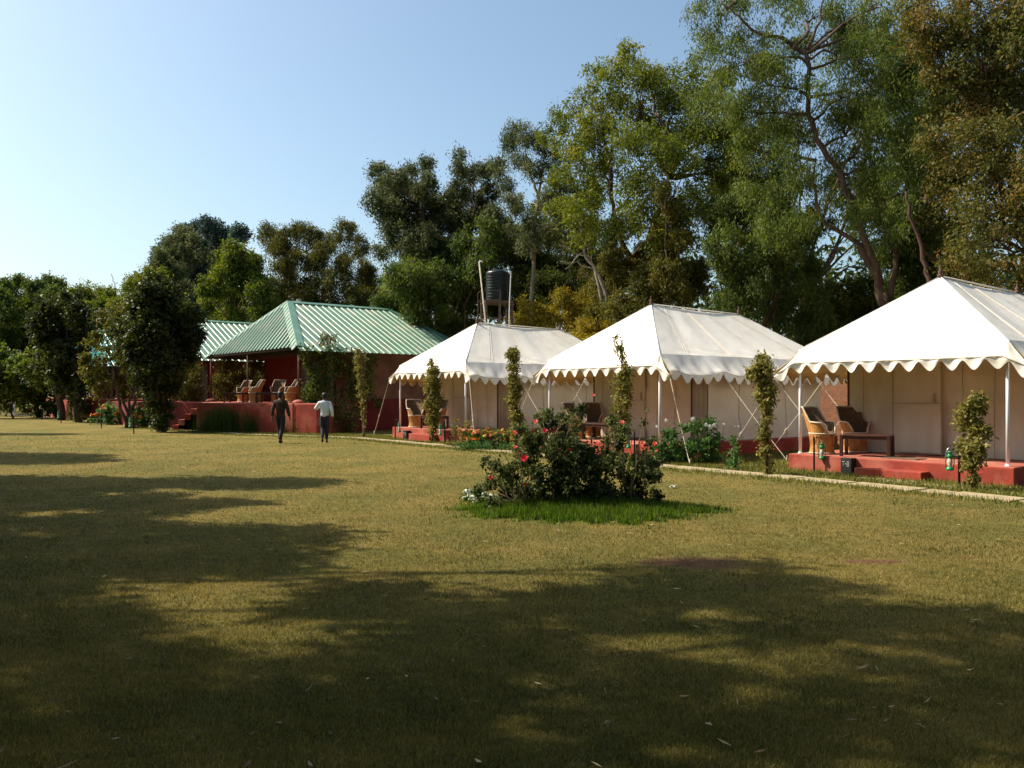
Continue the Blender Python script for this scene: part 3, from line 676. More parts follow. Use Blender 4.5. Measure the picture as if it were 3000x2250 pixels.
# ------------------------------------------------------------------ cane chairs and low tables
def make_chair():
    t = empty('cane_chair')
    mb = MB(); mb.lathe([(.225,0),(.245,.01),(.25,.05),(.235,.15),(.24,.28),(.265,.40),(.262,.425),(.22,.42)], 32); mb.build('base', M['cane'], t, smooth=True)
    mb = MB()
    for k in range(22):            # crossing canes
        for sg in (1,-1):
            pts = []
            for j in range(7):
                z = .03+.37*j/6; r = .250-.016*math.sin(math.pi*min(1,z/.3)) + (.022 if z > .36 else .0)
                a = 2*math.pi*k/22+sg*.42*j/6; pts.append((r*math.cos(a), r*math.sin(a), z))
            mb.tube(pts, .006, 4)
    mb.build('lattice', M['cane'], t)
    mb = MB(); mb.lathe([(.0,.40),(.25,.405),(.262,.425),(.25,.445),(.0,.44)], 28); mb.build('seat', M['weave'], t, smooth=True)
    mb = MB()
    mb.tube([(.262*math.cos(a),.262*math.sin(a),.435) for a in np.linspace(0,2*math.pi,33)], .016, 6)
    mb.build('seat_rim', M['rim'], t, smooth=True)
    mb = MB(); mb.tube([(.25*math.cos(a),.25*math.sin(a),.025) for a in np.linspace(0,2*math.pi,33)], .018, 6); mb.build('foot_rim', M['rim'], t, smooth=True)
    # shell: back at +y (chair faces -y)
    def top(th):   # th: -1..1 round from the left arm front over the back
        a = abs(th)
        if a < .36: return .56
        if a < .52: return .56-(a-.36)/.16*.31
        if a < .86: return .25-(a-.52)*.05
        return .233*max(0,(1-(a-.86)/.14))**.6
    def shell(th, v, off=0.0):
        ang = math.pi/2+th*math.pi*.80; h = top(th)*v
        k = .262+off; fl = .20*h/.56; bk = max(0, math.cos(th*math.pi*.8))
        x = (k+fl*.55*(1-.45*bk))*math.cos(ang); y = (k)*math.sin(ang)+bk*.36*h+(1-bk)*.03*h
        return Vector((x,y,.43+h))
    mb = MB(); mb.grid(lambda s, v: shell(2*s-1, v), 60, 10); mb.build('backrest', M['cane'], t, smooth=True)
    mb = MB(); mb.grid(lambda s, v: shell((2*s-1)*.97, v*.97, -.018), 60, 10); mb.build('woven_lining', M['weave'], t, smooth=True)
    mb = MB(); mb.tube([shell(x, 1.0) for x in np.linspace(-.999,.999,70)], .019, 7); mb.build('rim', M['rim'], t, smooth=True)
    return t
def make_table(W_=.95, D_=.55, H=.44):
    t = empty('low_table')
    mb = MB(); mb.box(-W_/2,W_/2,-D_/2,D_/2,H-.03,H); mb.build('tabletop', M['darkwood'], t, bevel=.006)
    mb = MB(); mb.box(-W_/2+.03,W_/2-.03,-D_/2+.02,-D_/2+.045,H-.09,H-.031); mb.box(-W_/2+.03,W_/2-.03,D_/2-.045,D_/2-.02,H-.09,H-.031)
    mb.box(-W_/2+.02,-W_/2+.045,-D_/2+.05,D_/2-.05,H-.09,H-.031); mb.box(W_/2-.045,W_/2-.02,-D_/2+.05,D_/2-.05,H-.09,H-.031); mb.build('apron', M['darkwood'], t)
    for sx in (-1,1):
        for sy in (-1,1):
            x = sx*(W_/2-.03); y = sy*(D_/2-.03); mb = MB(); mb.box(x-.032,x+.032,y-.032,y+.032,0,H-.032); mb.build('leg', M['darkwood'], t, bevel=.004)
    return t
chair0 = make_chair(); table0 = make_table(); used = [False, False]
def place(kind, loc, rz, label, group):
    i = 0 if kind == 'chair' else 1; src = (chair0, table0)[i]
    o = copy_tree(src) if used[i] else src; used[i] = True
    o.location = tuple(loc); o.rotation_euler = (0,0,rz); tag(o, label, kind, group); return o
GC = 'cane chairs on the porches'; GT = 'low dark wooden tables on the porches'
FZ = .335
def seat_at(i, px, py, z=FZ):       # point on a floor of height z seen at that pixel
    Y = (EYE-z)*FPX/(py-HOR); return Vector(((px-1500)/FPX*Y, Y, z))
def on_line(px, Y, z): return Vector(((px-1500)/FPX*Y, Y, z))
# nearest tent
place('chair', on_line(2408,17.75,FZ), R(38), 'front cane chair at the left end of the nearest tent porch, by the low table', GC)
place('chair', on_line(2505,18.15,FZ), R(8), 'rear cane chair against the canvas of the nearest tent, dappled with sun', GC)
place('table', on_line(2540,17.05,FZ), R(-33), 'dark low table in front of the two chairs on the nearest tent porch', GT)
# middle tent
place('chair', on_line(1690,23.1,FZ+.03), R(50), 'cane chair on the middle tent porch, overlapped by rose leaves', GC)
place('chair', on_line(1735,23.8,FZ+.03), R(0), 'brown cane chair behind the table on the middle tent porch', GC)
place('table', on_line(1765,22.8,FZ+.03), R(-40), 'dark low table on the middle tent porch beside the leafy column', GT)
# far tent
place('chair', on_line(1218,29.7,FZ+.085), R(22), 'cane chair standing alone left of the leafy column on the far tent porch', GC)
place('chair', on_line(1283,29.4,FZ+.085), R(-30), 'cane chair mostly hidden behind the leafy column of the far tent', GC)
place('table', on_line(1272,28.7,FZ+.085), R(-50), 'dark low table between column and lantern on the far tent porch', GT)
# cottage terrace
PZ = 1.237
for (px, Y, rz, lb) in ((712,38.2,-35,'leftmost cane chair on the cottage terrace, behind the terrace pole'),(746,36.6,-62,'second cane chair from the left on the cottage terrace'),
                        (812,36.6,-12,'third cane chair on the cottage terrace, facing the lawn with its square back'),(852,35.4,-58,'rightmost cane chair on the cottage terrace beside the corner pole')):
    place('chair', on_line(px,Y,PZ), R(rz), lb, GC)
place('table', on_line(693,37.0,PZ), R(-10), 'low table at the left of the cottage terrace in front of the leafy curtain', GT)
place('table', on_line(788,35.6,PZ), R(-8), 'low table between the chairs on the cottage terrace behind the man in brown', GT)

# ------------------------------------------------------------------ lantern posts with green hurricane lamps
def make_post(side=1):
    t = empty('lantern_post')
    mb = MB(); mb.box(-.017,.017,-.017,.017,-.1,.70); mb.build('post', M['black'], t)
    mb = MB(); mb.tube([(0,0,.69),(side*.04,0,.715),(side*.11,0,.72),(side*.145,0,.70),(side*.15,0,.665)], .008, 6); mb.tube([(0,0,.70),(0,0,.75)], .006, 5); mb.build('hook', M['black'], t, smooth=True)
    cx = side*.15
    l = empty('hurricane_lamp'); l.parent = t; 
    mb = MB(); mb.lathe([(.062,.265),(.064,.285),(.058,.315),(.035,.33),(.03,.335)], 18, cx); mb.build('oil_tank', M['green_paint'], l, smooth=True)
    mb = MB(); mb.lathe([(.030,.335),(.030,.345),(.046,.39),(.046,.43),(.030,.475),(.028,.48)], 16, cx); mb.build('glass_globe', M['glass'], l, smooth=True)
    mb = MB(); mb.lathe([(.036,.48),(.05,.50),(.05,.53),(.034,.545),(.034,.575),(.044,.58),(.03,.60),(.008,.605)], 16, cx)
    for s in (-1,1): mb.tube([(cx+s*.055,0,.30),(cx+s*.070,0,.36),(cx+s*.070,0,.50),(cx+s*.045,0,.535)], .008, 6)
    mb.build('frame', M['green_paint'], l, smooth=True)
    mb = MB(); mb.tube([(cx+.066*math.cos(a),0,.50+.165*math.sin(a)) for a in np.linspace(0,math.pi,12)], .004, 5); mb.build('bail_handle', M['galv'], l)
    return t
post0 = make_post(1); postL = make_post(-1); pu = [False, False]
def put_post(px, py, side, label, s=1.0, rz=None):
    i = 0 if side > 0 else 1; src = (post0, postL)[i]; o = copy_tree(src) if pu[i] else src; pu[i] = True
    g_ = gnd(px, py); o.location = tuple(g_); o.rotation_euler = (0,0,RZ*.25 if rz is None else rz); o.scale = (s,s,s); tag(o, label, 'lantern post', 'lantern posts along the lawn edge')
put_post(2385,1383,1,'black lantern post with green lamp at the left corner of the nearest tent platform',1.0)
put_post(2810,1423,-1,'black lantern post with bright green lamp beside the square-topped column',1.0)
put_post(1859,1345,-1,'black lantern post behind the roses at the middle tent',1.0)
put_post(1158,1288,1,'black lantern post at the left end of the far tent platform',.98)
put_post(1303,1300,-1,'black lantern post right of the leafy column at the far tent',1.02)
put_post(392,1271,-1,'lantern post on the lawn closest to the dark climber-covered tree',1.0,0)
put_post(297,1255,1,'lantern post on the lawn in front of the orange flowers',1.0,0)
put_post(179,1240,-1,'lantern post on the lawn beside the reddish trunk, second from left',1.0,0)
put_post(123,1231,1,'leftmost lantern post at the far edge of the lawn',.95,0)

# ------------------------------------------------------------------ number boxes leaning on the platforms
GL = {'T':[(0,.5,1,.5),(.5,.5,.5,-.5)], '-':[(0,0,.6,0)], '8':[(.1,.5,.9,.5),(.1,0,.9,0),(.1,-.5,.9,-.5),(.1,-.5,.1,.5),(.9,-.5,.9,.5)], '6':[(.1,.5,.9,.5),(.1,0,.9,0),(.1,-.5,.9,-.5),(.1,-.5,.1,.5),(.9,-.5,.9,0)]}
def sign(i, u, txt, label):
    p = TL(i, u, -.36); t = empty('number_box', p, RZ, label, 'number box', 'black tent number boxes')
    mb = MB(); mb.box(-.115,.115,-.085,.085,-.02,.31); mb.build('box', M['black'], t, bevel=.008)
    mb = MB(); mb.box(-.125,.125,-.09,.09,.312,.33); mb.build('lid', M['black'], t, bevel=.004)
    mb = MB(); cx = -.08
    for ch in txt:
        for (x0,z0,x1,z1) in GL[ch]:
            sc = .052 if ch != '-' else .035; a = Vector((cx+x0*sc,-.088,.215+z0*.085)); b_ = Vector((cx+x1*sc,-.088,.215+z1*.085)); mb.tube([a,b_], .0055, 4)
        cx += .062 if ch != '-' else .036
    mb.build('number', M['white_text'], t)
sign(0, 1.30, 'T-8', 'black box painted T-8 beside the step of the nearest tent')
sign(2, 1.05, 'T-6', 'small black number box beside the step of the far tent')

# ------------------------------------------------------------------ leafy columns: climbers on stakes
def column(px, py, top_px, prof, label, seed, pal='vine', cat='climber column', Lf=.068, cover=3.2, stems=4, kr=1.0, tone0=.56, group='leafy climber columns along the path', x_top=0):
    """prof: (fraction of height, radius m, sideways shift m)"""
    rng = np.random.default_rng(seed); g_ = gnd(px, py); Y = g_[1]; H = EYE+(HOR-top_px)/FPX*Y
    root = empty('climber_column', g_, 0, label, cat, group)
    cl = []
    for i in range(len(prof)-1):
        (f0,r0,s0),(f1,r1,s1) = prof[i], prof[i+1]; r0 *= kr; r1 *= kr; n_ = max(2, int((f1-f0)*H/.13))
        for k in range(n_):
            tt = (k+rng.random())/n_; z = (f0+(f1-f0)*tt)*H; r = r0+(r1-r0)*tt; s = s0+(s1-s0)*tt
            for q in range(3):
                a = rng.uniform(0,6.28); rr = r*rng.uniform(.2,.72); cl.append((s+rr*math.cos(a), rr*math.sin(a), z, r*rng.uniform(.35,.62), rng.normal()*.09))
    V, Q, tone = leaves(cl, rng, Lf, Lf*.62, cover, 5, .08, .35, tone0, .22, shell=.3); V[:,2] = np.maximum(V[:,2], .02)
    mesh_np('foliage', V, Q, M['leaf_'+pal], root, tone)
    mb = MB()
    for k in range(stems):
        a = rng.uniform(0,6.28); pts = []
        for j in range(9):
            f_ = j/8; s = np.interp(f_, [p[0] for p in prof], [p[2] for p in prof]); a2 = a+f_*3
            pts.append((s*1.0+math.cos(a2)*.05*(1-f_*.3), math.sin(a2)*.05, f_*H*.96-.05*(j==0)))
        mb.tube(pts, [.020*(1-.55*j/8) for j in range(9)], 6)
    mb.build('stem', M['stem'], root, smooth=True)
    mb = MB(); mb.tube([(0,0,-.05),(x_top,0,H*.97)], .017, 6); mb.build('stake', M['metalpole'], root)
column(2848,1437,1160,[(.04,.05,0),(.2,.17,0),(.45,.24,0),(.75,.25,.02),(.93,.25,.0),(1,.10,.08)],'short square-topped leafy column nearest the camera, before the nearest tent',21,kr=1.0)
column(2250,1392,1042,[(.02,.07,0),(.2,.14,-.03),(.5,.15,-.06),(.62,.22,-.08),(.85,.30,-.10),(.96,.24,-.10),(1,.08,-.12)],'leafy column with a broad bushy head between the nearest and middle tents',22)
column(1822,1352,985,[(.02,.10,0),(.3,.25,-.02),(.55,.25,-.03),(.66,.30,.0),(.74,.16,.12),(.85,.12,-.02),(.95,.14,-.12),(1,.05,-.16)],'tallest leafy column with a ragged open tip, before the middle tent',23,cover=1.9)
column(1512,1322,1018,[(.02,.12,0),(.25,.24,.0),(.5,.26,.0),(.7,.21,-.08),(.85,.22,-.10),(.95,.20,-.16),(1,.05,-.02)],'leafy column between the far tent and the rose bushes',24)
column(1268,1298,1055,[(.02,.10,0),(.25,.24,0),(.5,.30,0),(.75,.28,.0),(.92,.22,.0),(1,.06,-.03)],'dense leafy column in front of the far tent chairs',25)
column(1067,1282,1018,[(.02,.05,0),(.3,.10,-.03),(.5,.20,-.08),(.62,.16,-.10),(.8,.24,-.13),(.93,.22,-.17),(1,.05,-.15)],'thin leafy column in front of the cottage side wall',26,cover=1.6)

# ------------------------------------------------------------------ climbers hanging on the cottage
def curtain(name, label, pts, seed, pal='mid', Lf=.12, r=(.18,.32), n=60, cat='climbing vine', cover=1.4, tone0=.42):
    """pts: list of quads as (a, b, z0, z1): foliage hanging over the vertical strip from a to b"""
    rng = np.random.default_rng(seed); cl = []
    base = Vector(pts[0][0]); root = empty(name, (base.x,base.y,0), 0, label, cat)
    for (a,b_,z0,z1,k) in pts:
        a = Vector(a); b_ = Vector(b_)
        for i in range(k):
            p = a.lerp(b_, rng.random()); z = z0+(z1-z0)*rng.random(); cl.append((p.x-base.x+rng.normal()*.1,p.y-base.y+rng.normal()*.1,z,rng.uniform(*r),rng.normal()*.1))
    V, Q, tone = leaves(cl, rng, Lf, Lf*.55, cover, 6, .2, .8, tone0, .22); mesh_np('foliage', V, Q, M['leaf_'+pal], root, tone)
    mb = MB()
    for i in range(14):
        (a,b_,z0,z1,k) = pts[rng.integers(len(pts))]; p = Vector(a).lerp(Vector(b_), rng.random())-base
        mb.tube([(p.x+rng.normal()*.05,p.y+rng.normal()*.05,z0+(z1-z0)*f_) for f_ in np.linspace(0,1,6)], .015, 5)
    mb.build('stem', M['stem'], root)
def CL(u, v): p = CORG+DB*u+NB*v; return (p.x, p.y)
def cv(u, v): p = CORG+DB*u+NB*v; return Vector((p.x,p.y,0))
curtain('climbing_vine','dark climbing vine covering the cottage corner right of its corner pole',[(cv(CW-.05,.45),cv(CW-.05,1.5),1.25,3.2,42),(cv(CW-.05,1.2),cv(CW-.05,3.6),1.7,3.15,44),(cv(CW-.05,1.2),cv(CW-.05,3.6),1.2,2.0,12),(cv(CW+.2,.1),cv(CW+.2,3.2),3.25,3.38,14)],31,'mid',.12,(.13,.24),cover=1.1,tone0=.36)
curtain('climbing_vine','straggling vine sprigs spilling down the terrace wall at the cottage side',[(cv(CW+.25,1.2),cv(CW+.35,2.6),.2,1.5,22)],32,'vine',.10,(.12,.22))
curtain('climbing_vine','leafy curtain of creeper closing the left side of the cottage porch',[(cv(.1,.3),cv(.1,3.6),1.3,3.3,95)],33,'vine',.11,(.16,.28),tone0=.4)
curtain('climbing_vine','dry brown creeper tuft lying on the green roof edge',[(cv(CW+.1,1.0),cv(CW-.35,1.9),3.62,3.95,7)],34,'rust',.12,(.10,.2),cover=.8)

# ------------------------------------------------------------------ water tank on its stand
YT = 37.0
tb = on_line(1457,YT,0); tk = empty('water_tank', tb, R(12), 'black ribbed water tank on a brown iron stand behind the far tent', 'water tank')
zt0 = EYE+(HOR-884)/FPX*YT
mb = MB(); prof = [(.46,zt0),(.50,zt0+.02)]
for k in range(9):
    z = zt0+.08+k*.125; prof += [(.505,z),(.505,z+.07),(.53,z+.085),(.53,z+.105),(.505,z+.12)]
zt1 = zt0+1.25; prof += [(.515,zt1),(.49,zt1+.05),(.30,zt1+.14),(.20,zt1+.17),(.0,zt1+.18)]
mb.lathe(prof, 36); body = mb.build('tank', M['tank'], tk, smooth=False)
mb = MB(); mb.lathe([(.21,zt1+.14),(.21,zt1+.23),(.10,zt1+.25),(0,zt1+.25)], 20); mb.build('lid', M['tank'], tk)
mb = MB(); mb.lathe([(.05,zt1+.05),(.05,zt1+.24),(0,zt1+.24)], 10, -.36, -.1); mb.build('vent', M['tank'], tk)
mb = MB(); mb.box(-.66,.62,-.62,.62,zt0-.10,zt0-.002); mb.build('deck', M['steel'], tk)
for (x,y) in ((-.6,-.55),(.55,-.55),(-.6,.55),(.55,.55),(0,-.5)):
    mb = MB(); mb.box(x-.045,x+.045,y-.045,y+.045,-.1,zt0-.101); mb.build('leg', M['steel'], tk)
mb = MB()
for z in (1.3,2.6,3.9,4.9):
    mb.box(-.555,.505,-.57,-.53,z,z+.05); mb.box(-.62,-.58,-.505,.505,z,z+.05); mb.box(.53,.57,-.505,.505,z,z+.05)
mb.build('brace', M['steel'], tk)
mb = MB()
for (x,y) in ((-.85,-.75),(-.05,-.95),(-.85,.1)): mb.box(x-.018,x+.018,y-.018,y+.018,zt0-1.2 if y > -.5 else zt0-3.2,zt0+.40)
for z in (zt0-.02,zt0+.38): mb.tube([(-.85,.1,z),(-.85,-.75,z),(-.05,-.95,z)], .014, 5)
mb.build('railing', M['steel'], tk)
mb = MB(); a = at(1404,768,YT-1.2); b_ = at(1424,960,YT-1.2)
pa = [a+np.array((.14,0,.03)), a+np.array((.02,0,.04)), a, a*.5+b_*.5, b_+(b_-a)*1.45]; 
pr = empty('water_pipe', (b_[0],b_[1],0), 0, 'tall cream pipe leaning with a bent top left of the water tank', 'pipe')
mb.tube([np.array(p)-np.array((b_[0],b_[1],0)) for p in pa], .030, 8); mb.build('pipe', M['pvc'], pr, smooth=True)
a = at(1497,798,YT-.9); b_ = at(1492,960,YT-.9)
pr = empty('water_pipe', (b_[0],b_[1],0), 0, 'thin white pipe with an elbow right of the water tank', 'pipe')
mb = MB(); mb.tube([np.array(p)-np.array((b_[0],b_[1],0)) for p in [a-np.array((.13,0,-.02)), a-np.array((.02,0,-.02)), a-np.array((0,0,.03)), a*.5+b_*.5-np.array((.02,0,0)), b_+(b_-a)*1.8]], .024, 8); mb.build('pipe', M['pvc_grey'], pr, smooth=True)

# ------------------------------------------------------------------ people
def skin_obj(name, joints, edges, mat_, parent, sub=2):
    """joints: dict name -> (x,y,z,r); first is the root"""
    me = bpy.data.meshes.new(name); bm = bmesh.new(); lay = bm.verts.layers.skin.verify(); vv = {}
    for i, (k_, (x,y,z,r)) in enumerate(joints.items()):
        v_ = bm.verts.new((x,y,z)); v_[lay].radius = (r,r) if not isinstance(r, tuple) else r; v_[lay].use_root = (i == 0); vv[k_] = v_
    for a, b_ in edges: bm.edges.new((vv[a], vv[b_]))
    bm.to_mesh(me); bm.free(); me.materials.append(mat_)
    o = bpy.data.objects.new(name, me); C.objects.link(o); o.parent = parent
    s = o.modifiers.new('skin','SKIN'); s.use_smooth_shade = True; s.use_x_symmetry = False
    u = o.modifiers.new('sub','SUBSURF'); u.levels = sub; u.render_levels = sub
    return o
def ell(mb, c, r, n=14):
    m_ = 8; vs = [(c[0]+r[0]*math.cos(2*math.pi*k/n)*math.sin(math.pi*j/m_), c[1]+r[1]*math.sin(2*math.pi*k/n)*math.sin(math.pi*j/m_), c[2]+r[2]*math.cos(math.pi*j/m_)) for j in range(m_+1) for k in range(n)]
    mb.add(vs, [(j*n+k,j*n+(k+1)%n,(j+1)*n+(k+1)%n,(j+1)*n+k) for j in range(m_) for k in range(n)])
def person(px, py, H, label, pose, top_mat, leg_mat, rz=0):
    g_ = gnd(px, py); t = empty('person', g_, rz, label, 'person'); s = H/1.72; t.scale = (s,s,s)
    P = pose
    def lerp3(a, b_, f_): return tuple(a[i]+(b_[i]-a[i])*f_ for i in range(3))
    J = {'pelvis':(0,0,.94,.105),'waist':(0,0,1.08,.10),'chest':(0,.01,1.28,.125),'uchest':(0,.01,1.40,.10),'neck':(0,.01,1.48,.052),'skull0':(0,.02,1.56,.075),'skull1':(0,.015,1.63,.088),'skull2':(0,.01,1.675,.06),'nose':(0,.115,1.595,.013),
         'earl':(-.083,.01,1.605,.016),'earr':(.083,.01,1.605,.016)}
    E = [('pelvis','waist'),('waist','chest'),('chest','uchest'),('uchest','neck'),('neck','skull0'),('skull0','skull1'),('skull1','skull2'),('skull0','nose'),('skull1','earl'),('skull1','earr')]
    for sd in 'LR':
        sg = -1 if sd == 'L' else 1
        hip = (sg*.085,0,.90); kn = P['knee'+sd]; an = P['ank'+sd]; toe = P['toe'+sd]
        sh = (sg*.175,.0,1.40); el = P['elb'+sd]; wr = P['wri'+sd]; hd = P['hand'+sd]
        J.update({'hip'+sd:(*hip,.085),'thigh'+sd:(*lerp3(hip,kn,.5),.078),'knee'+sd:(*kn,.056),'calf'+sd:(*lerp3(kn,an,.35),.056),'ank'+sd:(*an,.036),'heel'+sd:(an[0],an[1]-.03,an[2]-.05,.032),'ball'+sd:(*lerp3((an[0],an[1],toe[2]),toe,.65),.034),'toe'+sd:(*toe,.026),
                  'sh'+sd:(sh[0],sh[1],sh[2]-.015,.050),'elb'+sd:(*el,.043),'fore'+sd:(*lerp3(el,wr,.35),.041),'wri'+sd:(*wr,.027),'palm'+sd:(*hd,.032)})
        E += [('pelvis','hip'+sd),('hip'+sd,'thigh'+sd),('thigh'+sd,'knee'+sd),('knee'+sd,'calf'+sd),('calf'+sd,'ank'+sd),('ank'+sd,'heel'+sd),('ank'+sd,'ball'+sd),('ball'+sd,'toe'+sd),
              ('uchest','sh'+sd),('sh'+sd,'elb'+sd),('elb'+sd,'fore'+sd),('fore'+sd,'wri'+sd),('wri'+sd,'palm'+sd)]
        dv = Vector(hd)-Vector(wr); dv.normalize(); side = dv.cross(Vector((sg,0,.01))).normalized(); inw = Vector((-sg,0,0))
        for k in range(4):
            b_ = Vector(hd)+side*(k-1.5)*.019+dv*.03; ln = (.058,.068,.064,.05)[k]; m1 = b_+dv*ln*.55; m2 = m1+(dv*.75+inw*.45).normalized()*ln*.5
            J['f%d%sa'%(k,sd)] = (*b_,.0095); J['f%d%sb'%(k,sd)] = (*m1,.0085); J['f%d%sc'%(k,sd)] = (*m2,.007)
            E += [('palm'+sd,'f%d%sa'%(k,sd)),('f%d%sa'%(k,sd),'f%d%sb'%(k,sd)),('f%d%sb'%(k,sd),'f%d%sc'%(k,sd))]
        tb_ = Vector(hd)-side*.036-dv*.005; J['th'+sd] = (*tb_,.011); J['tt'+sd] = (*(tb_+(dv*.8-side*.4+inw*.3).normalized()*.045),.009); E += [('palm'+sd,'th'+sd),('th'+sd,'tt'+sd)]
    body = skin_obj('body', J, E, M['skin'], t, 1)
    def sub(keys, dr, mat_, name, edges, extra=None):
        JJ = {k_: (J[k_][0],J[k_][1],J[k_][2],J[k_][3]+dr) for k_ in keys}
        if extra: JJ.update(extra)
        return skin_obj(name, JJ, edges, mat_, t, 2)
    # shirt / jacket
    ex = {'pelvis':(0,0,.84,(.168,.122)),'waist':(0,0,1.06,(.150,.115)),'chest':(0,.01,1.28,(.185,.128)),'uchest':(0,.0,1.405,(.13,.09)),'neck':(0,.005,1.47,.066)}
    keys = ['pelvis','waist','chest','uchest','neck','shL','elbL','foreL','wriL','shR','elbR','foreR','wriR']
    sub(keys, .022, top_mat, 'shirt', [('pelvis','waist'),('waist','chest'),('chest','uchest'),('uchest','neck'),('uchest','shL'),('shL','elbL'),('elbL','foreL'),('foreL','wriL'),('uchest','shR'),('shR','elbR'),('elbR','foreR'),('foreR','wriR')], ex)
    keys = ['pelvis','hipL','thighL','kneeL','calfL','ankL','hipR','thighR','kneeR','calfR','ankR']
    tr_ = sub(keys, .020, leg_mat, 'trousers', [('pelvis','hipL'),('hipL','thighL'),('thighL','kneeL'),('kneeL','calfL'),('calfL','ankL'),('pelvis','hipR'),('hipR','thighR'),('thighR','kneeR'),('kneeR','calfR'),('calfR','ankR')], {'pelvis':(0,0,.93,(.10,.08)),'ankL':(*J['ankL'][:3],.060),'ankR':(*J['ankR'][:3],.060)})
    mb = MB(); ell(mb, (0,-.012,1.655), (.098,.105,.098)); ell(mb, (0,-.035,1.60), (.086,.082,.085)); mb.build('hair', M['hair'], t, smooth=True)
    for sd in 'LR':
        a = J['ank'+sd]; tq = J['toe'+sd]; b_ = J['heel'+sd]
        skin_obj('shoe', {'a':(b_[0],b_[1],b_[2]+.005,.042),'b':(*lerp3(b_[:3],tq[:3],.55),.046),'c':(*tq[:3],.036)}, [('a','b'),('b','c')], M['shoe'], t, 1)
    mb = MB()
    for sx in (-1,1): ell(mb, (sx*.032,.100,1.635), (.012,.008,.008), 8)
    mb.build('eyes', M['white_text'], t); mb = MB(); ell(mb, (0,.098,1.555), (.025,.010,.007), 8); mb.build('mouth', M['redwall_shaded'], t)
    return t
poseA = dict(kneeL=(-.08,.10,.52),ankL=(-.07,.20,.09),toeL=(-.08,.35,.05),kneeR=(.07,-.02,.50),ankR=(.04,-.20,.13),toeR=(.045,-.07,.03),
             elbL=(-.245,-.06,1.13),wriL=(-.26,-.08,.90),handL=(-.26,-.07,.83),elbR=(.265,-.05,1.13),wriR=(.295,.03,.90),handR=(.30,.05,.83))
poseB = dict(kneeL=(-.07,.02,.51),ankL=(-.045,-.22,.17),toeL=(-.05,-.12,.04),kneeR=(.075,.02,.50),ankR=(.06,.03,.09),toeR=(.07,.18,.03),
             elbL=(-.33,.06,1.17),wriL=(-.20,.25,1.27),handL=(-.155,.29,1.31),elbR=(.26,-.10,1.14),wriR=(.27,-.02,.91),handR=(.265,.01,.84))

person(822,1299,1.68,'man in a dark brown jacket seen from behind, walking towards the cottage terrace',poseA,M['jacket'],M['trousers'],R(-6))
person(951,1297,1.63,'man in a pale blue shirt and navy trousers seen from behind, left forearm raised',poseB,M['shirt'],M['jeans'],R(4))
# ------------------------------------------------------------------ rose bed
rc = gnd(1690,1492)
gc = gnd(1710,1500)
rng = np.random.default_rng(5); n = 90000
a = rng.uniform(0,2*math.pi,n); r_ = rng.random(n)**.5*(1+rng.normal(size=n)*.13)
_e = .62+.25*(.5+.5*np.sin(a*7+2)*np.cos(a*3))+.10*np.sin(a*23); r_ = r_*1.25; _k = rng.random(n) < 1/(1+np.exp((r_-_e)/.055)); a = a[_k]; r_ = r_[_k]; n = len(a)
Xg = gc[0]+.02+np.cos(a)*r_*(1.90+.2*np.sin(a*5+1)); Yg = gc[1]+.1+np.sin(a)*r_*(1.25+.15*np.sin(a*4))
o = blades('green_grass', Xg, Yg, .17*(1.25-np.minimum(r_,1)*.9), .014, 'grassg', rng, .65, .45, .30); tag(o, 'bright green uncut grass ringing the rose bushes', kind='stuff')

M['greenbase'] = pmat('rose bed ground', (.06,.10,.015), (.04,.05,.012), scale=12, rough=1, bump=.5)
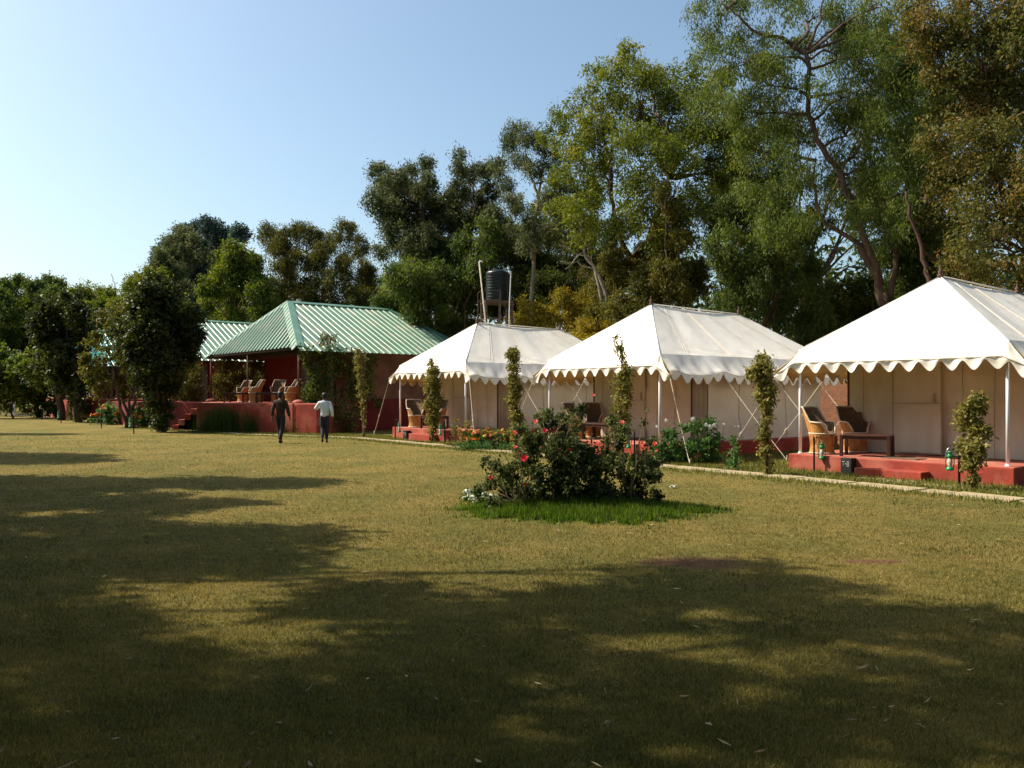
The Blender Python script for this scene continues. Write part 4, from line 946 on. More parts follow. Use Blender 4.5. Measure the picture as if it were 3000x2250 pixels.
#
def rose_bush(label, base_px, clumps, blooms, seed, Y, cover=2.0):
    rng = np.random.default_rng(seed); b = on_line(base_px, Y, 0); b = np.array(b)
    root = empty('rose_bush', b, 0, label, 'rose bush', 'rose bushes on the lawn')
    cl = []
    for c in clumps:
        yy = Y+rng.uniform(-.35,.35); p = at(c[0],c[1],yy); cl.append((p[0],p[1],p[2],c[2]/FPX*yy, rng.normal()*.06))
    sc = subclumps(cl, rng, 9, (.25,.45), .85); sc = sc[sc[:,2] > .08]
    V, Q, tone = leaves(sc, rng, .058, .036, cover*1.15, 6, .06, .1, .45, .2, nmax=60000, shell=.3); V -= b; V[:,2] = np.maximum(V[:,2], .02)
    mesh_np('foliage', V, Q, M['leaf_rose'], root, tone)
    mb = MB()
    for c in cl:
        p = np.array(c[:3])-b; q = limb(mb, (rng.normal()*.12, rng.normal()*.1, -.02), p+(0,0,c[3]*.4), .011, .004, rng, .08, 5, 6)
    for (px,py,rp,col) in blooms:
        yy = Y-.30 if rp > 7 else Y+rng.uniform(-.3,.1); p = at(px,py,yy)-b; st = min(cl, key=lambda c: abs(c[0]-b[0]-p[0])+abs(c[2]-p[2])); limb(mb, np.array(st[:3])-b, p, .006, .004, rng, .06, 5, 4)
    mb.build('cane', M['stem'], root)
    for (px,py,rp,col) in blooms:
        yy = Y-.30 if rp > 7 else Y+rng.uniform(-.3,.1); p = at(px,py,yy)-b; R_ = rp/FPX*yy
        # whorled petals
        V=[];Q=[];tn=[]
        for ring, (rr, tilt, cnt) in enumerate(((.25,.15,4),(.5,.4,5),(.78,.75,6),(1.0,1.15,7))):
            for k in range(cnt):
                an = 2*math.pi*k/cnt+ring*.6; 
                def pt(u_, v_):
                    aa = an+u_*(.62-.05*ring); rad = R_*rr*(.35+.65*v_)*math.cos(.0)*(1 if ring else .8); z = R_*(1.15-rr*.55)*v_*math.cos(tilt*.6)-R_*.25*ring*.3
                    rad *= (.65+.35*v_*(1+.3*math.sin(tilt)))
                    return np.array((rad*math.cos(aa), rad*math.sin(aa), z))
                i0 = len(V); V += [pt(-.5,0),pt(.5,0),pt(.62,.75),pt(.0,1.12),pt(-.62,.75)]; Q += [(i0,i0+1,i0+2,i0+4),(i0+4,i0+2,i0+3,i0+3)]; tn.append(rng.random()); tn.append(tn[-1])
        V = np.array(V); ax = Vector((rng.uniform(-.5,.4), -1.0, rng.uniform(.3,1.2))).normalized(); Mq = Vector((0,0,1)).rotation_difference(ax).to_matrix(); V = V@np.array(Mq).T+p
        mb2 = MB(); mb2.v = [tuple(x) for x in V]; mb2.f = [tuple(dict.fromkeys(q)) for q in Q]
        ob = mb2.build('rose_bloom', M['petal_'+col], root, smooth=False); a_ = ob.data.attributes.new('tone','FLOAT','FACE'); a_.data.foreach_set('value', np.array(tn[:len(ob.data.polygons)],dtype=np.float32))
rose_bush('left rose bush with the big red bloom, reaching towards the far tent',1520,[(1440,1420,30),(1455,1370,28),(1480,1450,50),(1500,1390,40),(1420,1350,16),(1540,1330,48),(1560,1400,55),(1560,1290,40),(1540,1460,50),(1600,1440,60),(1520,1255,20),(1590,1215,20),(1400,1440,22),(1450,1300,12),(1455,1480,34),(1510,1480,40)],
  [(1537,1343,10.6,'red'),(1438,1400,7.3,'red'),(1541,1420,6.6,'red'),(1510,1310,6.0,'coral'),(1508,1268,7.3,'coral'),(1569,1236,7.3,'coral'),(1597,1263,8.0,'red'),(1520,1327,4.0,'red'),(1520,1250,4.0,'coral')],41,11.6)
rose_bush('tall middle rose bush with dense dark leaves and a deep red bloom low down',1660,[(1610,1240,34),(1620,1290,44),(1650,1340,62),(1700,1330,52),(1640,1410,66),(1710,1410,64),(1680,1470,52),(1760,1370,44),(1765,1430,50),(1600,1470,44),(1740,1475,40),(1660,1220,22),(1740,1350,48),(1760,1440,45),(1610,1210,14),(1670,1270,34),(1700,1200,16),(1690,1250,22)],
  [(1662,1422,7.3,'red'),(1670,1316,5.3,'red'),(1600,1300,4.7,'coral'),(1738,1158,5.3,'coral'),(1690,1240,5.3,'coral')],42,11.75)
rose_bush('right rose bush with coral blooms at its tips, leaning to the right',1830,[(1800,1290,30),(1790,1350,44),(1850,1370,52),(1820,1430,58),(1880,1410,52),(1900,1350,34),(1910,1300,22),(1860,1460,42),(1800,1240,22),(1830,1260,24),(1920,1390,24),(1885,1240,10),(1895,1200,6),(1780,1480,40),(1915,1450,22)],
  [(1823,1238,7.3,'coral'),(1883,1300,8.0,'coral'),(1918,1300,7.3,'coral'),(1925,1320,4.7,'coral'),(1750,1300,4.0,'coral')],43,11.85)
# white alyssum clump and small shoots left of the roses
def herb(name, label, cat, base, Y, clumps, pal, seed, blooms=None, Lf=.05, cover=2.2, droop=0, group=None, shape=.5, bsize=.025):
    rng = np.random.default_rng(seed); b = np.array(on_line(base, Y, 0)); root = empty(name, b, 0, label, cat, group); cl = []
    for c in clumps:
        yy = Y+rng.uniform(-.3,.3); p = at(c[0],c[1],yy); cl.append((p[0],p[1],max(p[2],.05),c[2]/FPX*yy, rng.normal()*.06))
    sc = subclumps(cl, rng, 8, (.3,.5), .8); sc = sc[sc[:,2] > .03]
    V, Q, tone = leaves(sc, rng, Lf, Lf*shape, cover, 6, Lf*1.2, droop, .5, .18, nmax=40000, shell=.3); V -= b; V[:,2] = np.maximum(V[:,2], .01)
    mesh_np('foliage', V, Q, M['leaf_'+pal], root, tone)
    mb = MB()
    for c in cl[:10]: limb(mb, (c[0]-b[0]+rng.normal()*.05, c[1]-b[1], 0), np.array(c[:3])-b+(0,0,c[3]*.6), .008, .004, rng, .06, 4, 4)
    mb.build('stem', M['stem'], root)
    if blooms:
        col, n_, zf = blooms; V=[];Q=[];tn=[]
        for i in range(n_):
            s = sc[rng.integers(len(sc))]; d = unit(rng,1)[0]; d[2] = abs(d[2])*.8+.25; d[1] = -abs(d[1]); d /= np.linalg.norm(d)
            p = s[:3]+d*s[3]*1.1-b
            if p[2] < zf: p[2] = zf+rng.random()*.05
            ax = Vector(tuple(d)); Mq = np.array(Vector((0,0,1)).rotation_difference(ax).to_matrix()); R_ = bsize*rng.uniform(.7,1.3); q0 = rng.random()
            for k in range(6):
                an = math.pi*k/3; P = np.array([(0,0,0),(R_*math.cos(an-.45),R_*math.sin(an-.45),R_*.3),(R_*1.25*math.cos(an),R_*1.25*math.sin(an),R_*.15),(R_*math.cos(an+.45),R_*math.sin(an+.45),R_*.3)])@Mq.T+p
                i0 = len(V); V += list(P); Q.append((i0,i0+1,i0+2,i0+3)); tn.append(q0)
        mesh_np('flowers', np.array(V), np.array(Q), M['petal_'+col], root, np.clip(np.array(tn),.01,.99))['kind'] = 'stuff'
    return root
herb('alyssum_clump','low clump of tiny white flowers left of the rose bushes','flowers',1395,12.3,[(1370,1455,22),(1400,1462,26),(1430,1470,22),(1385,1470,18)],'grassg',51,('white',190,.05),.035,2.6,bsize=.014)
# marigold bed and small shrub before the far tent
mx = 0
herb('marigold_bed','bed of orange and yellow marigolds at the right end of the far tent platform','flower bed',1425,24.9,[(x,1285+((x*7)%13)-6,26) for x in range(1375,1510,14)],'herb',52,('orange',260,.26),.06,1.8,bsize=.04)
herb('garden_plant','tall thin plants with pink tips before the far tent pole','plant',1355,25.5,[(1335,1260,16),(1360,1275,20),(1372,1240,14),(1335,1235,10),(1350,1300,24),(1385,1300,22),(1320,1305,16)],'vine',53,('canna',14,.5),.06,.9,bsize=.03)
herb('low_hedge','low green ground plants along the path before the far tent','plants',1440,24.0,[(x,1312+((x*5)%9),18) for x in range(1350,1520,13)],'herb',54,None,.06,1.6)
# white-flowered herbs before the middle tent
herb('white_flower_plant','bushy green plants with white blooms right of the rose bushes','flowering plants',2010,19.3,[(1950,1340,34),(1985,1310,36),(1960,1270,22),(2010,1350,34),(2045,1300,36),(2040,1250,24),(2075,1340,34),(2085,1290,30),(2080,1245,22),(2100,1345,26),(1935,1310,24),(2005,1255,14),(1925,1345,24)],'herb',55,None,.075,2.4,shape=.5)
rng = np.random.default_rng(77)
def bloom_things(pts, Y, col, label, group, r=.045):
    pass
for (nm, px, Y, pts) in (('white',2010,19.1,[(2030,1228,9),(2068,1245,6),(2080,1251,8),(2093,1246,7),(1952,1232,6),(1925,1250,5),(2120,1243,4)]),):
    root = [o for o in bpy.data.objects if o.name == 'white_flower_plant'][0]; b = Vector(root.location)
    for (x,y,r) in pts:
        p = Vector(at(x,y,Y))-b; mb = MB(); R_ = r/FPX*Y; V=[]
        for k in range(9):
            an = 2*math.pi*k/9; q = lambda rr, aa, dy: (p.x+rr*math.cos(aa), p.y-dy, p.z+rr*math.sin(aa)); mb.add([q(R_*.1,an,.01),q(R_*.8,an-.3,.03),q(R_,an,.015),q(R_*.8,an+.3,.03)], [(0,1,2,3)])
        ell(mb, (p.x,p.y,p.z), (R_*.55,R_*.55,R_*.55), 8); o = mb.build('bloom', M['white_bloom'] if 'white_bloom' in M else M['canvas'], root)
        mb = MB(); mb.tube([(p.x,p.y,p.z),(p.x,p.y+.1,p.z-.35)], .006, 4); mb.build('flower_stem', M['stem'], root)
herb('white_flower_plant','single narrow green plant with one white bloom beside the leafy column',"flowering plant",2148,17.6,[(2148,1350,16),(2150,1320,13),(2146,1295,9),(2149,1370,18)],'herb',56,('white',2,.9),.07,2.2,bsize=.03)
# lemon grass tufts at the terrace wall
def tuft(px, py, w_, h_, seed, label, pal='mid', n=900):
    rng = np.random.default_rng(seed); g_ = gnd(px,py); X = rng.normal(size=n)*w_*.38; Yy = rng.normal(size=n)*.22
    root = empty('grass_tuft', g_, 0, label, 'ornamental grass', None)
    o = blades('blades', X, Yy, h_, .02, pal, rng, .35, .28, .2, parent=root); tag(o, kind='stuff')
    mb = MB(); mb.lathe([(w_*.4,-.02),(w_*.3,.10),(.05,.16)], 12); mb.build('clump_base', M['leaf_dark'], root)
tuft(655,1267,1.15,1.05,61,'broad tuft of tall green grass against the lit end of the terrace wall',n=2600)
tuft(742,1268,.5,1.0,62,'narrow tuft of tall grass at the terrace wall beside the broad one',n=800)
tuft(880,1270,.9,.7,63,'shaded grass tuft at the terrace wall between the two men',n=900)
tuft(1000,1266,.6,.55,64,'small grass tuft at the cottage side wall',n=400)
# rough longer grass between path and tents, and behind the left posts
rng = np.random.default_rng(66); XX=[];YY=[]
pl = [Vector(p) for p in path_w]
for i in range(0, 13):
    a_, b_ = pl[i], pl[i+1]; L_ = (b_-a_).length; d = (b_-a_)/L_; q = Vector((-d.y,d.x,0)); q = q if q.y > 0 else -q
    if q.x*NV.x+q.y*NV.y < 0: q = -q
    k = int(L_*1500)
    s = rng.random(k)*L_; off = .35+rng.random(k)**1.3*1.5
    front = rng.random(k) < .18; off = np.where(front, -.36-rng.random(k)**2*.5, off)
    XX.append(a_.x+d.x*s+q.x*off); YY.append(a_.y+d.y*s+q.y*off)
for i_ in range(3):
    k = 9000; u_ = rng.uniform(4.4,7.3,k) if i_ else rng.uniform(-3,-.2,k); v_ = rng.uniform(-.9,9.5,k); p0 = T[i_][0]
    XX.append(p0[0]+D.x*u_+NV.x*v_); YY.append(p0[1]+D.y*u_+NV.y*v_)
XX = np.concatenate(XX); YY = np.concatenate(YY)
l0 = np.stack([XX-T[0][0][0], YY-T[0][0][1]],1)
o = blades('verge_grass', XX, YY, .085, .018, 'grassv', rng, .7, .5, .25) if 'leaf_grassv' in M else None
def lawn_band(): pass
if o: tag(o, 'longer greener grass of the verge between path and tent platforms', kind='stuff')
# ------------------------------------------------------------------ climber-covered trees on the left
tree('climber_covered_tree','dark tree cloaked in glossy climbers, nearest of the left row, its trunk beside the terrace',35.6,(472,),
 [(440,840,34),(500,860,36),(420,900,46),(470,900,56),(535,920,48),(395,960,52),(450,980,66),(520,990,60),(565,985,28),(410,1030,50),(470,1050,62),(535,1050,36),(560,1010,26),(440,1100,46),(490,1100,44),(460,1150,38),(470,1200,32),(470,1240,24),(505,1130,22),(452,815,22)],
 'glossy',71,L=.15,W=.09,cover=3.0,droop=.2,trunk_r=.2,sprig=.16,depth=.5,k=12,f=(.34,.55),dY=0)
tree('climber_covered_tree','smaller multi-stemmed tree with yellowing leaves between the two dark climber trees',40.0,(378,),
 [(300,930,36),(350,950,44),(275,1000,30),(330,1010,40),(385,1060,36),(310,1070,40),(350,1110,34),(270,1100,32),(290,1140,26),(400,1120,24),(370,1150,20),(255,1060,24)],
 'olive',72,L=.17,W=.10,cover=1.5,trunk_r=.09,sprig=.2,depth=.5,limbs=[[(378,1250,.10),(350,1180,.07),(335,1100,.05),(320,1040,.03)],[(380,1250,.10),(395,1180,.08),(400,1100,.06),(390,1000,.03)],[(372,1250,.08),(385,1150,.06),(350,1060,.03)]])
tree('climber_covered_tree','dark climber-clad tree third from the right in the left row, leaning trunk',48.0,(232,),
 [(150,900,44),(205,900,40),(240,930,40),(135,960,50),(200,970,56),(250,990,36),(160,1020,50),(215,1040,52),(180,1080,44),(235,1100,36),(225,1140,32),(232,1180,28),(235,1215,22),(130,1060,34),(190,1130,28)],
 'glossy',73,L=.2,W=.12,cover=2.8,trunk_r=.22,sprig=.22,depth=.6)
tree('climber_covered_tree','reddish-trunked climber tree at the far lawn edge beside a lantern post',52.0,(180,),
 [(165,1060,34),(120,1040,36),(190,1100,22),(150,1110,24),(80,1070,34),(110,1110,26)],'mid',74,L=.2,W=.11,cover=1.8,trunk_r=.24,barkm='bark_red',depth=.5,limbs=[[(180,1232,.24),(177,1150,.20),(172,1080,.12)]])
for i,(px,cl,Y,lb) in enumerate((
   (40,[(20,1060,44),(60,1080,40),(0,1110,44),(40,1140,40),(10,1180,30),(70,1150,30),(-30,1060,60),(-40,1140,50)],55,'low dark creeper mass at the left edge of the picture'),
   (110,[(100,1080,30),(130,1120,34),(90,1140,34),(120,1170,30),(150,1190,20),(80,1190,24),(110,1210,16)],57,'shaded creeper mass behind the leftmost lantern post'),
   (200,[(185,1160,30),(160,1200,24),(200,1200,22),(210,1120,26),(180,1120,24)],56,'shaded bushes behind the reddish trunk'),)):
    tree('shrub',lb,Y,(px,),cl,'dark' if i else 'mid',80+i,L=.24,W=.13,cover=2.4,trunk_r=.07,cat='shrub',depth=.5,k=12,nlimb=8)
tree('shrub','pale yellow-green wispy shrub between the dark tree and the cottage porch',41.5,(535,),[(520,1100,22),(545,1080,24),(530,1140,28),(560,1120,26),(510,1160,22),(550,1160,26),(580,1150,18),(575,1080,14)],'olive',85,L=.2,W=.03,cover=1.5,droop=-.6,trunk_r=.03,cat='shrub',depth=.3,nlimb=10)
herb('canna_plant','orange canna flowers and leaves behind the lantern post, left one','flowers',310,44,[(300,1215,22),(320,1205,20),(285,1225,18),(330,1230,20),(310,1235,22),(345,1215,12)],'herb',91,('canna',26,.5),.24,1.6,bsize=.09,group='canna clumps at the left lawn edge')
herb('canna_plant','orange canna flowers between the yellowing tree and the dark tree trunk','flowers',420,40,[(410,1205,20),(430,1210,20),(405,1230,20),(425,1235,20),(440,1240,14)],'herb',92,('canna',22,.5),.2,1.6,bsize=.08,group='canna clumps at the left lawn edge')
# left row house terrace: low red wall and a pale flat canopy
rt = empty('red_terrace', on_line(330,46.5,0), RB*.55, 'low dark red terrace wall behind the cannas and yellowing tree', 'terrace wall')
mb = MB(); mb.box(-2.2,3.2,0,.35,-.1,1.30); mb.build('wall', M['redwall_shaded'], rt); mb = MB(); mb.box(-2.25,3.25,-.04,.4,1.302,1.34); mb.build('coping', M['redtop'], rt)
cp = empty('canopy', on_line(20,68,0), 0, 'flat white-edged canopy at the left edge beyond the creepers', 'canopy')
zc = EYE+(HOR-1045)/FPX*68
mb = MB(); mb.box(-4,1.9,-2,2,zc,zc+.22); mb.build('roof', M['tinroof_w'], cp)
for x_ in (-3.8,1.7):
    mb = MB(); mb.tube([(x_,-1.8,-.1),(x_,-1.8,zc)], .06, 6); mb.build('post', M['white_metal'], cp)

# ------------------------------------------------------------------ the trees behind
BG = 'trees standing behind the tents and cottages'
tree('slender_tree','tall feathery tree with bare forked leaning trunk between the two nearer tents',29.5,(2640,),
 [(2080,40,60),(2170,10,70),(2280,30,70),(2390,30,80),(2110,110,60),(2200,130,66),(2060,160,40),(2500,70,80),(2580,20,80),(2140,190,70),(2230,250,80),(2090,280,70),(2290,330,60),(2190,350,80),(2460,170,70),(2540,170,80),(2620,110,80),(2480,280,70),(2570,280,90),(2640,230,80),
  (2420,340,60),(2500,390,80),(2600,380,90),(2300,440,50),(2340,520,50),(2440,470,44),(2540,500,80),(2640,480,80),(2500,590,70),(2590,600,80),(2560,680,60),(2650,650,70),(2620,740,60),(2290,560,60),(2250,660,60),(2170,300,60),(2280,180,60),(2330,250,50),(2290,410,60),(2350,640,50),(2200,560,60),(2200,440,70),(2440,90,60),(2420,260,36),(2520,640,50),(2400,580,36),(2680,300,70),(2700,400,70)],
 'mid',101,L=0.150,W=0.036,cover=1.8,droop=.9,trunk_r=.22,k=12,f=(.25,.5),sprig=.26,depth=1.2,fork=(2590,860),group=BG,barkm='bark',nlimb=20,tone0=.52,
 limbs=[[(2590,900,.17),(2576,820,.15),(2520,660,.13),(2463,512,.11),(2392,410,.10),(2371,333,.09),(2361,159,.08),(2290,115,.07),(2207,92,.05),(2150,40,.03),(2110,0,.02)],[(2361,159,.06),(2400,60,.04),(2420,-40,.02)],
  [(2585,840,.11),(2515,717,.09),(2402,640,.07),(2380,540,.05),(2390,470,.03)],[(2600,880,.12),(2620,780,.10),(2640,640,.10),(2660,500,.05)],[(2402,640,.04),(2450,560,.02),(2470,500,.01)]])
tree('bushy_tree','big yellow-green bushy tree, highest mass above the middle tent',36.0,(1905,),
 [(1850,165,40),(1880,210,60),(1800,220,50),(1740,215,26),(1960,250,64),(2020,230,50),(1750,300,60),(1850,310,90),(1950,350,90),(2050,330,80),(1660,335,36),(1700,400,60),(1790,420,90),(1900,450,100),(2010,450,90),(1680,480,50),(1770,520,70),(1980,560,90),(2080,540,80),(1880,570,80),(2040,640,80),(1960,680,70),(1830,640,56),(2130,620,60),(2100,250,60),(2130,360,60),(2150,450,70),(2160,540,60),(1640,375,36),(1600,400,30),(1640,620,46),(1700,610,56),(1730,690,56),(1660,440,46),(1640,520,40),(1900,640,60)],
 'bright',102,L=0.165,W=0.056,cover=2.58,droop=.4,trunk_r=.28,k=12,f=(.28,.5),sprig=.26,depth=1.8,fork=(1850,760),group=BG,barkm='bark_red',nlimb=18,
 limbs=[[(1915,900,.18),(1880,800,.16),(1830,730,.13),(1800,640,.09),(1790,560,.08)],[(1865,780,.12),(1920,640,.08),(1960,520,.06)]])
tree('grey_green_tree','slender open grey-green tree with pale forking branches left of the bushy one',40.0,(1570,),
 [(1500,385,24),(1540,400,30),(1490,430,26),(1580,420,28),(1520,470,26),(1470,520,20),(1480,550,22),(1560,500,30),(1610,470,30),(1640,540,34),(1600,580,30),(1520,600,28),(1490,590,18),(1560,640,30),(1640,620,30),(1620,680,34),(1550,700,34),(1500,680,30),(1690,560,24),(1680,650,30)],
 'grey',103,L=0.180,W=0.040,cover=1.57,droop=.6,trunk_r=.13,k=12,sprig=.3,depth=1.2,fork=(1563,700),group=BG,barkm='bark_pale',nlimb=12,
 limbs=[[(1563,760,.14),(1562,660,.11),(1580,590,.09),(1565,540,.06),(1540,470,.03)],[(1575,600,.07),(1590,500,.04),(1600,440,.02)]])
tree('dead_tree','bare dead tree trunk leaning left of the bushy tree, grey twigs hanging',35.0,(1795,),
 [(1690,640,26),(1730,720,26),(1660,730,20),(1710,800,20)],'rust',104,L=0.120,W=0.016,cover=0.39,droop=1.0,trunk_r=.08,k=6,sprig=.3,depth=.4,fork=(1740,780),group=BG,barkm='bark_pale',nlimb=4,
 limbs=[[(1800,950,.09),(1775,860,.08),(1745,790,.07),(1712,740,.06),(1700,660,.05),(1688,590,.03)],[(1745,790,.03),(1690,770,.02),(1640,765,.01)],[(1712,730,.03),(1680,770,.02),(1655,790,.01)],[(1720,745,.03),(1740,690,.02)]])
tree('grey_green_tree','ragged olive-grey tree above the right end of the cottage roof, left of the tank',46.0,(1230,),
 [(1110,505,26),(1150,530,36),(1200,500,22),(1250,490,26),(1130,570,44),(1190,570,50),(1245,550,40),(1090,590,26),(1150,630,54),(1210,640,60),(1270,620,50),(1345,455,18),(1340,500,24),(1370,520,26),(1400,505,22),(1340,560,32),(1380,590,34),(1310,600,34),(1170,690,50),(1230,720,60),(1300,680,50),(1360,650,44),(1410,630,36),(1450,640,36),(1480,670,30),(1440,560,30),(1460,480,20),(1430,500,24),(1220,790,60),(1120,740,24)],
 'grey',105,L=0.210,W=0.056,cover=2.13,droop=.5,trunk_r=.25,k=12,sprig=.32,depth=1.8,fork=(1235,820),group=BG,nlimb=16,tone0=.42,limbs=[[(1360,760,.12),(1390,620,.07),(1385,540,.04)],[(1270,760,.12),(1240,640,.08),(1225,600,.04)]])
tree('dark_tree','dense dark green tree filling the space left of the water tank',43.0,(1300,),
 [(1270,760,60),(1200,830,60),(1330,760,60),(1390,720,50),(1290,840,70),(1370,830,60),(1180,900,50),(1250,910,60),(1350,920,60),(1140,880,40),(1420,780,44),(1310,990,60),(1430,680,40)],
 'mid',106,L=0.195,W=0.056,cover=2.91,droop=.7,trunk_r=.25,k=12,sprig=.3,depth=1.6,group=BG,tone0=.35)
tree('dark_tree','dark leafy tree directly behind the water tank',44.0,(1530,),
 [(1480,740,56),(1550,760,56),(1620,780,60),(1520,840,60),(1600,850,50),(1690,720,50),(1660,840,50),(1450,880,50),(1740,800,50),(1560,910,60),(1700,890,50)],
 'dark',107,L=0.195,W=0.056,cover=3.14,droop=.5,trunk_r=.25,k=12,sprig=.3,depth=1.6,group=BG,tone0=.55)
tree('yellow_shrub','yellow-leaved shrub standing right of the water tank above the far tent roof',37.5,(1600,),
 [(1520,945,30),(1560,915,30),(1600,940,36),(1530,880,14),(1650,920,36),(1700,890,36),(1640,870,28),(1690,950,36),(1570,960,36),(1730,850,30),(1760,900,36)],
 'yellow',108,L=0.135,W=0.040,cover=2.24,droop=.5,trunk_r=.08,k=12,sprig=.22,depth=.7,cat='shrub',group='yellow shrubs behind the tents',tone0=.42)
tree('yellow_shrub','bright yellow shrub in the notch between the far and middle tent roofs',34.0,(1740,),
 [(1720,960,26),(1750,975,26),(1700,985,24),(1740,1010,28),(1775,960,20),(1710,1020,30)],'yellow',109,L=0.120,W=0.036,cover=2.69,droop=.5,trunk_r=.06,k=12,depth=.5,cat='shrub',group='yellow shrubs behind the tents',tone0=.62)
tree('bushy_tree','green and gold undergrowth tree rising behind the middle tent apex',34.6,(1850,),
 [(1780,830,50),(1840,800,50),(1900,840,60),(1810,900,50),(1960,780,50),(1960,870,60),(1870,930,50),(1760,930,40),(2020,820,60),(1800,760,36),(1900,740,44)],'olive',110,L=0.150,W=0.048,cover=2.58,droop=.5,trunk_r=.14,k=12,depth=1.2,group=BG)
tree('bushy_tree','vine-draped pale yellow column of foliage between the bushy tree and the feathery tree',33.0,(1950,),
 [(1945,560,26),(1950,620,34),(1940,680,36),(1955,740,36),(1945,800,36),(1990,700,26),(1975,850,36)],'olive',111,L=0.120,W=0.048,cover=2.69,droop=.6,trunk_r=.14,k=12,depth=.5,group=BG,tone0=.6)
tree('dark_tree','dense dark tree above the rear of the middle tent roof',32.5,(2240,),
 [(2130,720,60),(2200,680,60),(2270,730,70),(2330,690,50),(2150,800,60),(2220,800,70),(2300,820,70),(2370,780,36),(2350,880,60),(2260,900,60),(2400,930,50),(2150,880,60),(2330,960,50),(2100,640,60),(2180,590,50),(2250,600,46)],
 'mid',112,L=0.150,W=0.040,cover=2.46,droop=.8,trunk_r=.22,k=12,depth=1.4,group=BG,tone0=.36,limbs=[[(2240,960,.1),(2290,840,.07),(2320,720,.04)],[(2280,1000,.06),(2262,860,.04),(2285,780,.02)]])
tree('dark_tree','low dark broad-leaved tree in the gap between the two nearer tent roofs',33.5,(2500,),
 [(2480,860,44),(2440,910,44),(2510,900,50),(2540,850,40),(2450,960,50),(2380,980,50),(2560,910,44),(2420,860,26),(2500,960,44)],'dark',113,L=0.150,W=0.064,cover=2.69,droop=.3,trunk_r=.15,k=12,depth=1,group=BG,tone0=.62)
tree('rusty_tree','huge tree with browning leaves filling the right edge above the nearest tent',25.5,(3120,),
 [(2665,15,60),(2700,60,60),(2740,60,90),(2850,30,110),(2960,60,120),(3060,30,120),(2780,170,90),(2880,170,110),(3000,190,120),(2830,300,100),(2940,310,110),(3050,320,120),(2770,400,80),(2870,430,110),(2990,440,120),(3080,450,100),(2800,540,90),(2900,560,110),(3010,580,110),(2760,620,60),(2850,680,90),(2950,700,100),(3050,700,100),(2870,790,60),(2980,800,70),(3060,820,80),(2800,760,44),(2900,850,36),(2700,130,60)],
 'rust',114,L=0.128,W=0.056,cover=2.24,droop=.5,trunk_r=.3,k=12,f=(.28,.5),sprig=.22,depth=1.3,fork=(3060,800),group=BG,barkm='bark_red',nlimb=20,limbs=[[(2740,960,.09),(2720,820,.08),(2704,738,.07),(2670,650,.05),(2655,560,.03)],[(2704,738,.05),(2760,770,.04),(2830,790,.02)]])
tree('dark_tree','dark green tree behind the browning one at the right',31.0,(2720,),
 [(2680,560,80),(2750,480,80),(2700,680,70),(2780,700,70),(2660,760,50),(2740,800,70),(2820,820,60),(2680,860,50),(2900,900,60),(2650,400,60),(2700,250,80),(2800,300,80),(2620,850,40)],'mid',115,L=0.150,W=0.048,cover=2.46,droop=.7,trunk_r=.24,k=12,depth=1.3,group=BG,tone0=.34)
tree('dark_tree','rounded dark green tree left of the cottage roof peak',56.0,(700,),
 [(690,745,36),(650,770,36),(730,770,36),(680,810,50),(740,820,50),(625,840,34),(690,870,56),(760,870,40),(620,890,36),(680,930,56),(750,930,50),(610,850,24),(790,920,40)],
 'bright',116,L=0.210,W=0.080,cover=3.14,droop=.3,trunk_r=.25,k=12,depth=1.8,sprig=.3,group=BG,tone0=.38)
tree('grey_green_tree','wide see-through brownish tree with dark branches behind the cottage roof peak',62.0,(940,),
 [(800,700,40),(850,690,36),(900,700,40),(830,740,44),(900,750,50),(960,720,40),(1010,690,36),(1045,730,34),(1075,790,34),(980,780,50),(1040,820,50),(880,820,56),(820,810,50),(950,850,56),(1030,890,56),(870,890,56),(1100,860,44),(780,680,24),(1030,670,14),(790,870,50)],
 'olive',117,L=0.240,W=0.056,cover=2.13,droop=.4,trunk_r=.22,k=12,depth=2.2,sprig=.36,fork=(945,850),group=BG,tone0=.36,limbs=[[(948,920,.22),(950,820,.17),(945,770,.12),(900,740,.06)],[(950,830,.12),(1000,790,.06)],[(948,790,.08),(960,720,.04)]])
tree('haze_tinted_tree','bluish far tree with smoke haze put into its leaf colour, between the dark tree and the left row',85.0,(560,),
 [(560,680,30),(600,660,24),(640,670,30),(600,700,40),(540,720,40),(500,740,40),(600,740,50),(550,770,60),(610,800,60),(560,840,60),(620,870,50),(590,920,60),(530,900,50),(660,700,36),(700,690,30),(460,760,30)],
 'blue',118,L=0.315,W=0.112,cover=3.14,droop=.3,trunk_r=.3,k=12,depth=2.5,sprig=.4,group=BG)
tree('grey_green_tree','thin-topped olive tree with sprigs against the sky left of the bluish tree',66.0,(500,),
 [(520,670,14),(545,690,24),(500,710,24),(570,700,18),(520,740,30),(470,745,20),(480,770,28),(540,770,34),(450,790,20),(510,800,34),(590,750,24),(470,830,34),(520,850,34)],
 'grey',119,L=0.240,W=0.072,cover=1.90,droop=.3,trunk_r=.2,k=12,depth=1.5,sprig=.34,group=BG)
tree('bushy_tree','sunlit yellow-green tree above the dark climber tree on the left',60.0,(430,),
 [(430,815,30),(470,830,36),(400,850,36),(440,870,44),(380,890,36),(500,870,34),(420,920,50),(490,930,44),(350,900,34)],'bright',120,L=0.210,W=0.080,cover=2.80,droop=.3,trunk_r=.2,k=12,depth=1.4,sprig=.3,group=BG,tone0=.55)
